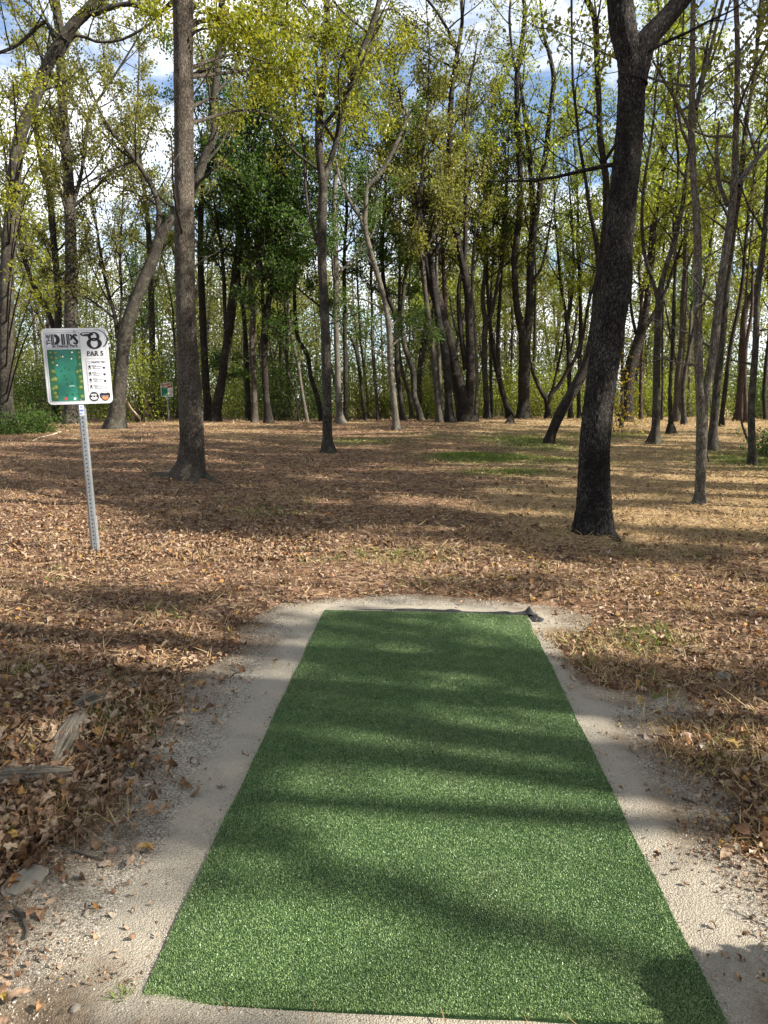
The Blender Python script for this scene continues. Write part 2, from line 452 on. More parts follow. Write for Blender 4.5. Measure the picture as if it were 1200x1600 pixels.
zz, s = gsurf(x, y); sp = poly_sd(PAD, x, y)
pr = ss(-.05, .12, s) * np.where(sp > -.01, .0, 1) * (.75 + .25 * ss(.03, .22, -sp + .25 * (n2(x, y, .4, 2) - .4)))
pr = np.where((sp > -.01) & (heap(x, y) > .022), .5, pr)
k = rng.random(len(x)) < pr; x, y, zz = x[k], y[k], zz[k]
sc = rng.lognormal(math.log(.0042), .42, len(x)) * (1 + .05 * y)
mb = MB(); scatter(mb, OCT, None, OCTT, np.stack([x, y, zz + sc * .1], 1), rand_rot(len(x)), sc[:, None] * rng.uniform(.6, 1.2, (len(x), 3)))
t = NT('loose_stones'); c = t.ramp(t.attr('rnd'), [(0, (.055, .049, .041)), (.3, (.17, .15, .121)), (.7, (.29, .259, .21)), (1, (.40, .36, .30))])
t.principled(c, .9, spec=.2)
lo = mb.build('gravel_stones', t.m, rnd=True); tag(lo, 'loose crushed stones lying on the gravel', kind='stuff')

# ------------------------------------------------------------------ the turf mat
PADA = np.array(PAD)
def pad_uv(u, v):
    a = PADA[0] * (1 - u)[:, None] + PADA[1] * u[:, None]; b = PADA[3] * (1 - u)[:, None] + PADA[2] * u[:, None]
    return a * (1 - v)[:, None] + b * v[:, None]
mat_root = empty('turf_mat', (float(PADA[:, 0].mean()), float(PADA[:, 1].mean()), 0), 'long green artificial turf mat lying on the gravel, its far edge slightly frayed', 'turf mat')
ML = np.array(mat_root.location)
def edge_wob(u, v):
    """the mat's sides are cut a little unevenly"""
    return .002 * np.sin(v * 19 + 1) + .002 * np.sin(v * 47) 
nu, nv = 30, 70
U, V = np.meshgrid(np.linspace(0, 1, nu), np.linspace(0, 1, nv)); p = pad_uv(U.ravel(), V.ravel())
p[:, 0] += edge_wob(U.ravel(), V.ravel())
zt = .021 + .006 * (n2(p[:, 0], p[:, 1], .5, 2) - .5)
top = np.column_stack([p, zt]) - ML; bot = np.column_stack([p, np.full(len(p), -.01)]) - ML
i = np.arange(nv - 1)[:, None] * nu; j = np.arange(nu - 1)[None]
mb = MB(); mb.add(top, np.stack([i + j, i + j + 1, i + nu + j + 1, i + nu + j], -1).reshape(-1, 4))
ring = np.concatenate([np.arange(nu), np.arange(1, nv) * nu + nu - 1, (nv - 1) * nu + np.arange(nu - 2, -1, -1), np.arange(nv - 2, 0, -1) * nu])
k = len(ring); jj = np.arange(k); mb.add(np.vstack([top[ring], bot[ring]]), np.stack([jj, k + jj, k + (jj + 1) % k, (jj + 1) % k], 1))
t = NT('turf_backing'); t.principled(t.ramp(t.noise(t.obj(), 90, 3), [(.3, (.012, .028, .012)), (.7, (.028, .06, .022))]), .9, spec=.1)
mb.build('backing', t.m, mat_root)
N = 640000
u = rng.random(N); g = rng.random(N); v = g ** 1.25
p = pad_uv(u, v); p[:, 0] += edge_wob(u, v) + rng.normal(0, .002, N)
zz = .020 + .006 * (n2(p[:, 0], p[:, 1], .5, 2) - .5)
lean = rng.normal(.0, .55, N); tip = n2(p[:, 0], p[:, 1], .06, 2) - .5
BL = np.array([[-.5, 0, 0], [.5, 0, 0], [.28, .25, .62], [-.28, .25, .62], [0, .75, 1.0]])
sc = np.stack([rng.uniform(.0020, .0033, N) * (1 + .35 * v), rng.uniform(.001, .0045, N), rng.uniform(.003, .0075, N)], 1)
mb = MB(); scatter(mb, BL, [(0, 1, 2, 3)], [(3, 2, 4)], np.column_stack([p, zz]) - ML, rotz(rng.random(N) * 6.283) @ rotx(lean), sc,
                   rnd=np.clip(rng.random(N) * .8 + .2 * rng.random(N) + .35 * tip, 0, 1))
t = NT('turf_pile'); c = t.ramp(t.attr('rnd'), [(0, (.032, .058, .018)), (.35, (.082, .140, .044)), (.75, (.150, .225, .080)), (.92, (.19, .27, .105)), (1, (.32, .41, .20))])
dirt = t.ramp(t.noise(t.obj(), 1.5, 5, .6), [(.5, (0, 0, 0)), (.78, (.35, .35, .35))])
c = t.mix(dirt, c, (.16, .14, .09))
t.principled(c, .42, spec=.45)
pile = mb.build('turf_pile', t.m, mat_root, rnd=True); pile['kind'] = 'stuff'

# black weed barrier showing at the pad's edges
FAB = NT('woven_fabric'); o = FAB.obj()
wv = FAB.n('ShaderNodeTexWave'); wv.inputs['Scale'].default_value = 260; FAB.l(o, wv.inputs['Vector'])
FAB.principled(FAB.ramp(FAB.noise(o, 14, 5), [(.35, (.008, .008, .010)), (.8, (.035, .033, .032))]), .95, FAB.bump(wv.outputs['Fac'], .3, .001), spec=.3)
P0, P1 = flat_at(512, 951), flat_at(842, 966)
nx = 140; s = np.linspace(0, 1, nx); base = P0[None] * (1 - s[:, None]) + P1[None] * s[:, None]
hgt = .002 + .038 * np.clip(n2(s * 9, s * 0, 1., 3) - .38, 0, 1) * 2.2 * ss(.25, .7, s) + .05 * np.exp(-((s - .955) / .018) ** 2)
mb = MB(); rows = []
for r_, (dy, hz) in enumerate(((-.03, .3), (.0, .8), (.02, 1.), (.04, .45), (.06, .0))):
    rows.append(np.column_stack([base[:, 0] + .01 * np.sin(s * 60 + r_), base[:, 1] + dy + .02 * (n2(s * 14, s * 0 + r_, 1., 2) - .5), .014 + hgt * hz]))
i = np.arange(4)[:, None] * nx; j = np.arange(nx - 1)[None]
C0 = np.array([*(P0 + P1) / 2, 0.])
mb.add(np.vstack(rows) - C0, np.stack([i + j, i + j + 1, i + nx + j + 1, i + nx + j], -1).reshape(-1, 4))
ob = mb.build('barrier_fabric', FAB.m, smooth=True, loc=tuple(C0)); tag(ob, 'frayed strip of black weed barrier fabric along the far edge of the turf mat', 'fabric')
def fabric_patch(px, label, zoff, amp, grid=.02):
    P = [flat_at(*q_) for q_ in px]; A = np.array(P); c0 = A.mean(0)
    xs = np.arange(A[:, 0].min() - .1, A[:, 0].max() + .1, grid); ys = np.arange(A[:, 1].min() - .1, A[:, 1].max() + .1, grid)
    X, Y = np.meshgrid(xs, ys); x, y = X.ravel(), Y.ravel(); s = poly_sd(P, x, y) + .03 * (n2(x, y, .05, 3) - .4)
    z = gsurf(x, y)[0] + np.clip(s * .25, -.03, zoff) + amp * np.clip(n2(x, y, .07, 2) - .35, 0, 1) * ss(0, .05, s)
    Wn = len(xs); i = np.arange(len(ys) - 1)[:, None] * Wn; j = np.arange(Wn - 1)[None]
    q = np.stack([i + j, i + j + 1, i + Wn + j + 1, i + Wn + j], -1).reshape(-1, 4); q = q[s[q].max(1) > -.05]
    C = np.array([c0[0], c0[1], 0]); m = MB(); m.add(np.column_stack([x, y, z]) - C, q)
    ob = m.build('barrier_fabric', FAB.m, smooth=True, loc=tuple(C)); tag(ob, label, 'fabric')
fabric_patch([(818, 958), (836, 962), (852, 972), (850, 978), (832, 974)], 'crumpled black fabric scrap poking out at the far right corner of the turf mat', .02, .09, .012)
# ------------------------------------------------------------------ leaf litter and dry grass on the ground
def grid_leaf(ws, fold, curl, twist=0.):
    n = len(ws); t_ = np.linspace(0, 1, n); v = []; ws = [w_ * (1 + .12 * math.sin(7 * k_ + fold * 9)) for k_, w_ in enumerate(ws)]
    for a, w_ in zip(t_, ws):
        z = curl * math.sin(a * 2.4) * .5
        v += [(-w_, a - .5, z + fold * w_ + twist * (a - .5)), (0, a - .5, z), (w_, a - .5, z + fold * w_ - twist * (a - .5))]
    q = []
    for i in range(n - 1):
        for j in range(2): q.append((i * 3 + j, i * 3 + j + 1, i * 3 + j + 4, i * 3 + j + 3))
    return np.array(v), q
LEAVES = [grid_leaf([.02, .17, .29, .33, .28, .16, .0], .5, .5), grid_leaf([.02, .22, .34, .36, .26, .12, .0], .9, -.6, .3), grid_leaf([.02, .18, .12, .30, .17, .31, .14, .2, .0], .35, .7, .2),
          grid_leaf([.02, .24, .18, .36, .22, .30, .1, .0], .7, .9, -.4), grid_leaf([.02, .16, .26, .30, .22, .1, .0], 1.2, .3, .5)]
lm = leaf_mat('dry_leaf', [(0, (.055, .03, .018)), (.22, (.13, .068, .038)), (.42, (.25, .160, .102)), (.6, (.35, .25, .175)), (.80, (.40, .295, .20)), (.91, (.34, .16, .06)), (.97, (.42, .29, .07)), (1, (.36, .30, .22))], .15, (1.2, .9, .6), .5, 45)

def place_mask(x, y):
    sp = poly_sd(PAD, x, y); s = poly_sd(GRAV, x, y) + .22 * (n2(x, y, .30, 3) - .5)
    m = np.where(sp > -.03, 0, 1) * np.where(s > 0, .007 + .10 * ss(.14, 0, s), 1.)
    return m
def field(N, y0, y1, wid=.60):
    y = y0 * np.exp(rng.random(N) * math.log(y1 / y0)); x = rng.uniform(-1, 1, N) * (wid * y + .6)
    return x, y
def litter_f(x, y):
    left = ss(.2, -.6, x + .12 * (y - 4)) * (1 - .6 * ss(7, 13, y))
    strip = np.exp(-((y - 6.6 + .25 * x) / 1.1) ** 2) * ss(-.5, 1.2, x) 
    return np.clip(.32 + .55 * left + .75 * strip + .9 * (n2(x, y, 1.3, 3, 5.) - .5), .02, 1)
mb = MB()
def lay_leaves(x, y, size, lift=.012, tilt=.45, mask=True, rb=0.):
    if mask:
        k = rng.random(len(x)) < place_mask(x, y) * litter_f(x, y); x, y, size = x[k], y[k], size[k]
    z = gsurf_all(x, y) + lift * rng.random(len(x)) + size * .08
    idx = rng.integers(0, len(LEAVES), len(x))
    for a, (tv, tq) in enumerate(LEAVES):
        k = idx == a; n = k.sum()
        Rm = rotz(rng.random(n) * 6.283) @ rotx(rng.normal(0, tilt, n)) @ roty(rng.normal(0, tilt, n) + (rng.random(n) < .4) * math.pi)
        r = rng.beta(1.6, 1.5, n) + rb
        scatter(mb, tv, tq, None, np.column_stack([x[k], y[k], z[k]]), Rm, size[k], rnd=np.clip(r, 0, 1))
def gsurf_all(x, y):
    g = gh(x, y); a, s = gsurf(x, y); near = np.abs(x) < 4
    return np.where((s > -.1) & (y < 7), np.maximum(a, g), g)
x, y = field(27000, 1.75, 8.5, .62); lay_leaves(x, y, rng.uniform(.024, .058, len(x)) * rng.choice([.55, .8, 1., 1.15], len(x)), tilt=.24)
x, y = field(110000, 1.75, 12, .62); s_ = poly_sd(GRAV, x, y) + .3 * (n2(x, y, .2, 3) - .5); k = (poly_sd(PAD, x, y) < -.03) & (rng.random(len(x)) < np.where(s_ > 0, .8 * np.exp(-s_ / .11), .55)); lay_leaves(x[k], y[k], rng.uniform(.008, .024, k.sum()), lift=.015, tilt=.5, mask=False)      # crumbs of broken leaf
x, y = field(50000, 7, 44, .62); k = rng.random(len(x)) < 1 - .55 * straw_f(x, y); lay_leaves(x[k], y[k], rng.uniform(.03, .066, k.sum()) * (1 + y[k] * .008), tilt=.2)
# drifts: against the logs at the left, beside the pad
for u, v, sx, sy, n in ((170, 1130, .22, .22, 140), (130, 1185, .2, .2, 170), (60, 1255, .25, .18, 200), (40, 1150, .3, .3, 200), (30, 1330, .2, .2, 90), (110, 1060, .5, .3, 180), (1185, 1200, .2, .4, 120), (1150, 1030, .5, .4, 200), (1010, 920, .9, .3, 260), (6, 1582, .05, .05, 9), (1180, 1310, .1, .12, 45)):
    c = flat_at(u, v); x = rng.normal(c[0], sx, n); y = rng.normal(c[1], sy, n)
    k = poly_sd(PAD, x, y) < -.05; x, y = x[k], y[k]
    lay_leaves(x, y, rng.uniform(.028, .065, len(x)), lift=.025, tilt=.42, mask=False, rb=.06)
litter = mb.build('leaf_litter', lm, rnd=True, smooth=True); tag(litter, 'fallen brown and tan leaves strewn over the ground', kind='stuff')

# dry grass: flattened straw, with greener tufts
BLADE = np.array([[-.5, 0, 0], [.5, 0, 0], [.4, .5, .0], [-.4, .5, .0], [0, 1, 0.]])
def blades(mb, x, y, ln, wd, pitch, z=None, rnd=None):
    n = len(x); a = rng.random(n) * 6.283
    tv = BLADE.copy()
    Rm = rotz(a) @ rotx(pitch) @ roty(rng.normal(0, .6, n))
    z = gsurf_all(x, y) if z is None else z
    scatter(mb, tv, [(0, 1, 2, 3)], [(3, 2, 4)], np.column_stack([x, y, z]), Rm, np.stack([wd, ln, ln], 1), rnd=rnd)
mb = MB()
x, y = field(230000, 1.4, 44, .62)
k = rng.random(len(x)) < place_mask(x, y) * (.12 + .88 * straw_f(x, y)) * ss(1.4, 3.4, y + rng.normal(0, .5, len(x))); x, y = x[k], y[k]
n = len(x); blades(mb, x, y, rng.uniform(.035, .11, n) * (1 + .035 * y), rng.uniform(.002, .0036, n) * (1 + .16 * y), np.abs(rng.normal(.12, .3, n)), gsurf_all(x, y) + rng.random(n) * .03, rnd=rng.random(n) * .72)
# tufts
tx, ty = field(1300, 2.0, 40, .62); k = rng.random(len(tx)) < np.clip(place_mask(tx, ty), 0, 1) * (.25 + .75 * straw_f(tx, ty)); tx, ty = tx[k], ty[k]
ex = [(890, 1000), (915, 1015), (940, 1030), (960, 1015), (985, 1045), (1010, 1060), (905, 1035), (870, 990), (1030, 1045), (950, 1060), (1050, 1090), (1090, 1180), (1110, 1190), (1060, 1135), (1140, 1150), (1160, 1200), (1190, 1160), (150, 1150), (165, 1140), (130, 1150), (110, 1265), (140, 1285), (90, 1280), (70, 1290), (240, 950), (225, 860), (330, 870), (640, 880), (1180, 1330), (1050, 1000), (1100, 960), (1150, 920), (200, 1150), (215, 1130)]
ex = np.array([flat_at(*e) for e in ex for _ in range(3)]) + rng.normal(0, .07, (len(ex) * 3, 2))
tx = np.concatenate([tx, ex[:, 0]]); ty = np.concatenate([ty, ex[:, 1]])
g = green_f(tx, ty); gsel = rng.random(len(tx)) < np.clip(.12 + g, 0, 1)
m = 26; x = np.repeat(tx, m) + rng.normal(0, .055, len(tx) * m) * (1 + .02 * np.repeat(ty, m)); y = np.repeat(ty, m) + rng.normal(0, .055, len(tx) * m)
gs = np.repeat(gsel, m); n = len(x)
blades(mb, x, y, rng.uniform(.04, .11, n), rng.uniform(.002, .0038, n) * (1 + .1 * y), rng.uniform(.2, 1.2, n), rnd=np.where(gs, .78 + .22 * rng.random(n), .72 * rng.random(n)))
# green patches out on the field
for p, a, b, s in GREENS:
    n = int(9000 * s * min(1, a * b) ** .5)
    x = rng.normal(p[0], a * .75, n); y = rng.normal(p[1], b * 1.1, n); k = rng.random(n) < green_f(x, y) * 1.1; x, y = x[k], y[k]; n = len(x)
    blades(mb, x, y, rng.uniform(.04, .10, n), rng.uniform(.003, .005, n) * (1 + .1 * y), rng.uniform(.3, 1.2, n), rnd=.76 + .24 * rng.random(n))
g0 = flat_at(188, 1564); n = 60
x = rng.normal(g0[0], .018, n); y = rng.normal(g0[1], .018, n); blades(mb, x, y, rng.uniform(.015, .04, n), rng.uniform(.002, .003, n), rng.uniform(.3, 1.2, n), rnd=.78 + .2 * rng.random(n))
gm = leaf_mat('dry_grass', [(0, (.12, .075, .038)), (.3, (.27, .185, .095)), (.6, (.41, .305, .165)), (.72, (.48, .38, .23)), (.76, (.05, .08, .018)), (.9, (.11, .16, .03)), (1, (.20, .24, .06))], .3, (1.1, 1.1, .8), .5)
gr = mb.build('dry_grass', gm, rnd=True); tag(gr, 'flattened straw coloured grass with greener tufts', kind='stuff')

# ------------------------------------------------------------------ logs, stones, twigs near the pad
def rough_noise(sc, amp, zs=1.):
    def f(v, s):
        sh = v.shape[:2]; p = v.reshape(-1, 3).copy(); p[:, 2] *= zs
        return (1 + amp * (fbm(p * sc, 3) - .5) * 2).reshape(sh)
    return f
t = NT('weathered_wood'); o = t.obj()
gsk = t.noise(t.mapping(o, (1, 1, 1)), 26, 6, .7, 1.5)
c = t.ramp(t.math('ADD', t.math('MULTIPLY', t.attr('grain'), .6), t.math('MULTIPLY', gsk, .45)), [(.2, (.018, .014, .011)), (.42, (.072, .060, .046)), (.7, (.165, .142, .113))])
t.principled(c, .9, t.bump(gsk, 1., .012), spec=.15); WOOD = t.m
def log(px, rad, label, sq=.75, cat='log', name='weathered_log', mat=WOOD, n=56, amp=.22, sc=9, zoff=.0, grain=True):
    P = []
    for (u, v), r in zip(px, rad):
        g = flat_at(u, v); P.append([g[0], g[1], gz(*g) + r * .25 + zoff])
    P = np.array(P); c0 = P.mean(0); c0[2] = gz(c0[0], c0[1])
    Q = catmull(np.column_stack([P, rad]), .03)
    e = np.minimum(np.arange(len(Q)), np.arange(len(Q))[::-1]); Q[:, 3] *= np.clip(.55 + e * .18, 0, 1)
    m = MB(); G = []
    def nf(v, s):
        a, b = v.shape[:2]; th = np.arange(b) / b * 6.283
        q = np.stack(np.broadcast_arrays(np.cos(th)[None] * 3.2, np.sin(th)[None] * 3.2, s[:, None] * 5), -1).reshape(-1, 3) + c0[0] * 7
        g = fbm(q, 2); k = np.abs(fbm(q * np.array([1.6, 1.6, .5]) + 5, 2) - .5) * 2; G.append(np.clip(g * .6 + k * 1.6, 0, 1))
        return (1 + .35 * (g - .5) - .16 * np.exp(-k / .09) + amp * (fbm(v.reshape(-1, 3) * sc, 2) - .5)).reshape(a, b)
    tube(m, Q[:, :3] - c0, Q[:, 3], n, noise=nf)
    v0 = m.v[0]; v0[:, 2] = np.where(v0[:, 2] > 0, v0[:, 2] * sq, v0[:, 2])
    ring = np.arange(n); m.add(np.vstack([v0[:n], v0[:n].mean(0)]), None, np.stack([(ring + 1) % n, ring, np.full(n, n)], 1))
    ob = m.build(name, mat, smooth=True, loc=tuple(c0)); tag(ob, label, cat)
    gr_ = np.full(len(ob.data.vertices), .5, np.float32); gr_[:len(G[0])] = G[0]; ob.data.attributes.new('grain', 'FLOAT', 'POINT').data.foreach_set('value', gr_); return ob
log([(168, 1098), (140, 1108), (118, 1118)], [.05, .062, .05], 'short grey weathered log end ringed by dry grass, left of the gravel', amp=.3)
log([(128, 1128), (108, 1162), (88, 1200)], [.052, .06, .05], 'cracked grey weathered log running towards the camera among leaves', amp=.3)
log([(-60, 1228), (0, 1228), (60, 1224), (112, 1216)], [.05, .052, .05, .042], 'mossy grey log lying crosswise at the left edge under leaves', amp=.22)
t = NT('field_stone'); o = t.obj(); t.principled(t.ramp(t.noise(o, 14, 6, .65), [(.3, (.10, .087, .07)), (.7, (.21, .187, .15))]), .9, t.bump(t.noise(o, 40, 4), .6, .006), spec=.2); STONE = t.m
def stone(u, v, size, label, group=None, seed=0):
    g = flat_at(u, v); m = MB()
    n1, n2_ = 9, 14; vs = []
    for a in range(n1):
        ph = math.pi * a / (n1 - 1)
        for b in range(n2_):
            th = 2 * math.pi * b / n2_; vs.append((math.sin(ph) * math.cos(th), math.sin(ph) * math.sin(th), math.cos(ph)))
    vs = np.array(vs); vs = vs * (1 + .55 * (fbm(vs * 1.6 + seed, 2) - .5))[:, None] * np.array(size) / 2
    i = np.arange(n1 - 1)[:, None] * n2_; j = np.arange(n2_)[None]
    m.add(vs, np.stack([i + j, i + n2_ + j, i + n2_ + (j + 1) % n2_, i + (j + 1) % n2_], -1).reshape(-1, 4))
    ob = m.build('stone', STONE, smooth=False, loc=(g[0], g[1], float(gsurf_all(np.array([g[0]]), np.array([g[1]]))[0]) + size[2] * .05)); ob.rotation_euler.z = seed
    tag(ob, label, 'stone', group)
stone(42, 1382, (.16, .12, .05), 'flat pale stone among leaves at the left edge of the gravel', seed=1.2)
stone(190, 1333, (.035, .03, .03), 'small grey pebble on the gravel, left one of a close pair', seed=2.1)
stone(212, 1341, (.028, .026, .024), 'small grey pebble on the gravel, right one of a close pair', seed=3.4)
stone(135, 1436, (.022, .02, .022), 'small dark pebble alone on the open gravel left of the mat', seed=5)
stone(118, 1588, (.03, .028, .026), 'dark round pebble on the sand by the near left corner of the mat', seed=4)
stone(1130, 1062, (.11, .07, .05), 'half buried grey stone in the dry grass right of the gravel', seed=.4)
TWIG = plain('twig_bark', (.05, .038, .028), .9)
def twig(px, r0, label, group=None, lift=None, mat=None, seed=0):
    P = []
    for k_, (u, v) in enumerate(px):
        g = flat_at(u, v); z = float(gsurf_all(np.array([g[0]]), np.array([g[1]]))[0]); P.append([g[0], g[1], z + r0 * .8 + (lift[k_] if lift else .004)])
    P = np.array(P); c0 = P.mean(0); Q = catmull(P, .02); n = len(Q)
    Q = Q + .25 * r0 * np.stack([np.sin(np.arange(n) * 1.3 + seed), np.cos(np.arange(n) * .9), np.sin(np.arange(n) * .7 + 2)], 1)
    m = MB(); tube(m, Q - c0, np.linspace(r0, r0 * .45, n), 6)
    ob = m.build('twig', mat or TWIG, smooth=True, loc=tuple(c0)); tag(ob, label, 'twig', group)
twig([(112, 1337), (128, 1342), (145, 1346), (162, 1352)], .006, 'dark straight twig on the gravel above the small pebble pair')
twig([(24, 1432), (36, 1440), (42, 1460), (40, 1478)], .009, 'dark bent root end lying at the left edge of the gravel')
twig([(1170, 1268), (1150, 1262), (1132, 1266), (1135, 1282), (1155, 1292), (1172, 1296)], .005, 'dark looped root on the gravel beside the dead grass at right', lift=[0, .02, .03, .02, .01, 0])
twig([(240, 1135), (262, 1128), (284, 1122)], .005, 'slim pale twig beside the leaf drift at the gravel edge')
twig([(1008, 1012), (960, 1000), (918, 986)], .007, 'long dark stick at the grass edge right of the mat')
twig([(1065, 1255), (1085, 1262)], .006, 'short dark twig on the open gravel right of the mat')
twig([(440, 940), (462, 946), (478, 938)], .008, 'crooked twig on the gravel beyond the far left corner of the mat')
twig([(556, 925), (580, 934), (612, 930), (640, 926)], .006, 'thin curved twig on the gravel beyond the far edge of the mat')
twig([(1020, 1152), (1062, 1154)], .004, 'thin straight twig across the gravel at right')
twig([(196, 1222), (216, 1214), (206, 1205)], .008, 'grey forked bit of wood on the soil beside the mossy log')
# ------------------------------------------------------------------ trees
BK = dict(
    scaly=bark_mat('scaly_dark_bark', (.009, .0075, .007), (.023, .019, .0175), (.135, .12, .11), plate=26, vert=.42, bump=1., lichen=.12),
    brown=bark_mat('brown_ridged_bark', (.034, .027, .021), (.108, .088, .070), (.24, .203, .166), plate=34, vert=.16, bump=1., lichen=.25),
    grey=bark_mat('grey_bark', (.020, .017, .014), (.054, .046, .037), (.14, .121, .10), plate=22, vert=.2, bump=.8, lichen=.35),
    pale=bark_mat('pale_bark', (.04, .034, .027), (.105, .09, .073), (.23, .205, .17), plate=18, vert=.3, bump=.6, lichen=.3),
    dark=bark_mat('dark_bark', (.012, .0095, .008), (.03, .024, .020), (.075, .062, .051), plate=20, vert=.2, bump=.9, lichen=.15),
    red=bark_mat('reddish_bark', (.03, .02, .016), (.07, .049, .038), (.14, .104, .084), plate=20, vert=.15, bump=.9),
)
LM = dict(
    yellow=leaf_mat('yellow_leaf', [(0, (.06, .08, .012)), (.35, (.14, .16, .018)), (.7, (.26, .25, .026)), (.9, (.38, .30, .035)), (1, (.38, .19, .03))], .5),
    gold=leaf_mat('golden_leaf', [(0, (.20, .16, .02)), (.4, (.38, .27, .03)), (.8, (.5, .36, .05)), (1, (.34, .14, .03))], .5),
    dark=leaf_mat('deep_green_leaf', [(0, (.020, .038, .010)), (.6, (.050, .088, .018)), (.9, (.09, .14, .03)), (1, (.15, .18, .03))], .45, (1.2, 1.5, .6)),
    green=leaf_mat('green_leaf', [(0, (.030, .055, .014)), (.6, (.065, .115, .025)), (1, (.13, .18, .035))], .45),
    lime=leaf_mat('yellow_green_leaf', [(0, (.085, .11, .018)), (.5, (.19, .22, .032)), (.85, (.32, .32, .042)), (1, (.42, .32, .04))], .58),
    olive=leaf_mat('olive_leaf', [(0, (.07, .078, .024)), (.5, (.155, .155, .043)), (.85, (.26, .235, .06)), (1, (.34, .22, .055))], .55),
)
LEAFT = np.array([[0, -.5, 0], [.30, -.02, .07], [0, .5, 0], [-.30, -.02, .07]])

def put_leaves(mb, C, size, droop=.5):
    n = len(C)
    Rm = rotz(rng.random(n) * 6.283) @ rotx(rng.normal(-droop, .7, n)) @ roty(rng.normal(0, .8, n))
    r = np.clip(.5 * rng.beta(1.3, 1.5, n) + .5 * n2(C[:, 0] + C[:, 1], C[:, 2], .9, 2), 0, 1)
    scatter(mb, LEAFT, [(0, 1, 2, 3)], None, C, Rm, size * rng.uniform(.6, 1.25, n), rnd=r)

def bend_path(p, d, L, n, up=.25, wig=.12):
    P = [np.array(p, float)]; d = unit(np.array(d, float)); st = L / n
    for k in range(n):
        d = unit(d + np.array([random.gauss(0, wig), random.gauss(0, wig), random.gauss(0, wig) * .7 + up / n]))
        P.append(P[-1] + d * st)
    return np.array(P)

def branches(mb, C, Q, z0, z1, dens, bl, rmin, sub=5, leafy=True, up=.5, el=(15, 60), hz0=0., spread=None):
    """limbs and twigs off a stem Q (x,y,z,r); twig points for leaves are appended to C"""
    seg = np.linalg.norm(np.diff(Q[:, :3], axis=0), axis=1); s = np.concatenate([[0], np.cumsum(seg)])
    ok = np.nonzero((Q[:, 2] >= z0) & (Q[:, 2] <= z1))[0]
    if len(ok) < 2: return
    sa, sb = s[ok[0]], s[ok[-1]]; n = max(1, int((sb - sa) * dens + random.random())); az = random.random() * 6.28
    for k in range(n):
        t_ = sa + (sb - sa) * (k + random.random()) / n
        q = np.array([np.interp(t_, s, Q[:, c]) for c in range(4)]); az += 2.4 + random.gauss(0, .5)
        fr = (t_ - sa) / max(sb - sa, .1)
        e = R(random.uniform(*el)) ; d = np.array([math.cos(az) * math.cos(e), math.sin(az) * math.cos(e), math.sin(e)])
        Lb = bl * random.uniform(.45, 1.15) * (1 - .45 * fr); r0 = max(rmin, min(.55 * q[3], .019 * Lb))
        nb = 6; P = bend_path(q[:3], d, Lb, nb, up)
        tube(mb, P, np.linspace(r0, max(rmin * .6, r0 * .25), nb + 1), 5)
        for m in range(sub):
            f = random.uniform(.3, 1.); pi = np.array([np.interp(f * nb, np.arange(nb + 1), P[:, c]) for c in range(3)])
            tg = unit(P[min(nb, int(f * nb) + 1)] - P[max(0, int(f * nb) - 1)])
            d2 = unit(tg + np.random.default_rng(random.getrandbits(30)).normal(0, .6, 3)); L2 = Lb * random.uniform(.22, .5)
            P2 = bend_path(pi, d2, L2, 4, .1, .2)
            tube(mb, P2, np.linspace(max(rmin * .7, r0 * .35), rmin * .5, 5), 4, cap=False)
            if leafy: C.append(P2)
        if leafy: C.append(P[3:])

def leaf_points(C, n, sig):
    if not C: return np.zeros((0, 3))
    segs = np.concatenate([np.stack([p[:-1], p[1:]], 1) for p in C])
    w_ = rng.random(len(segs)) ** 1.5 * np.linalg.norm(segs[:, 1] - segs[:, 0], axis=1)
    i = rng.choice(len(segs), n, p=w_ / w_.sum()); t_ = rng.random(n)[:, None]
    return segs[i, 0] * (1 - t_) + segs[i, 1] * t_ + rng.normal(0, sig, (n, 3))

def extend(Q, Ht, wig=.05, rend=.03):
    """carry a stem on upward to height Ht"""
    P = [Q[-1]]; d = unit(Q[-1, :3] - Q[-2, :3]); r = Q[-1, 3]
    n = max(2, int((Ht - Q[-1, 2]) / .8))
    if Ht - Q[-1, 2] < .6: return Q
    for k in range(n):
        d = unit(d + np.array([random.gauss(0, wig), random.gauss(0, wig), .06]))
        rr = r + (rend - r) * ((k + 1) / n) ** .8
        P.append(np.concatenate([P[-1][:3] + d * (Ht - Q[-1, 2]) / n / max(.5, d[2]), [rr]]))
    return np.vstack([Q, np.array(P[1:])])

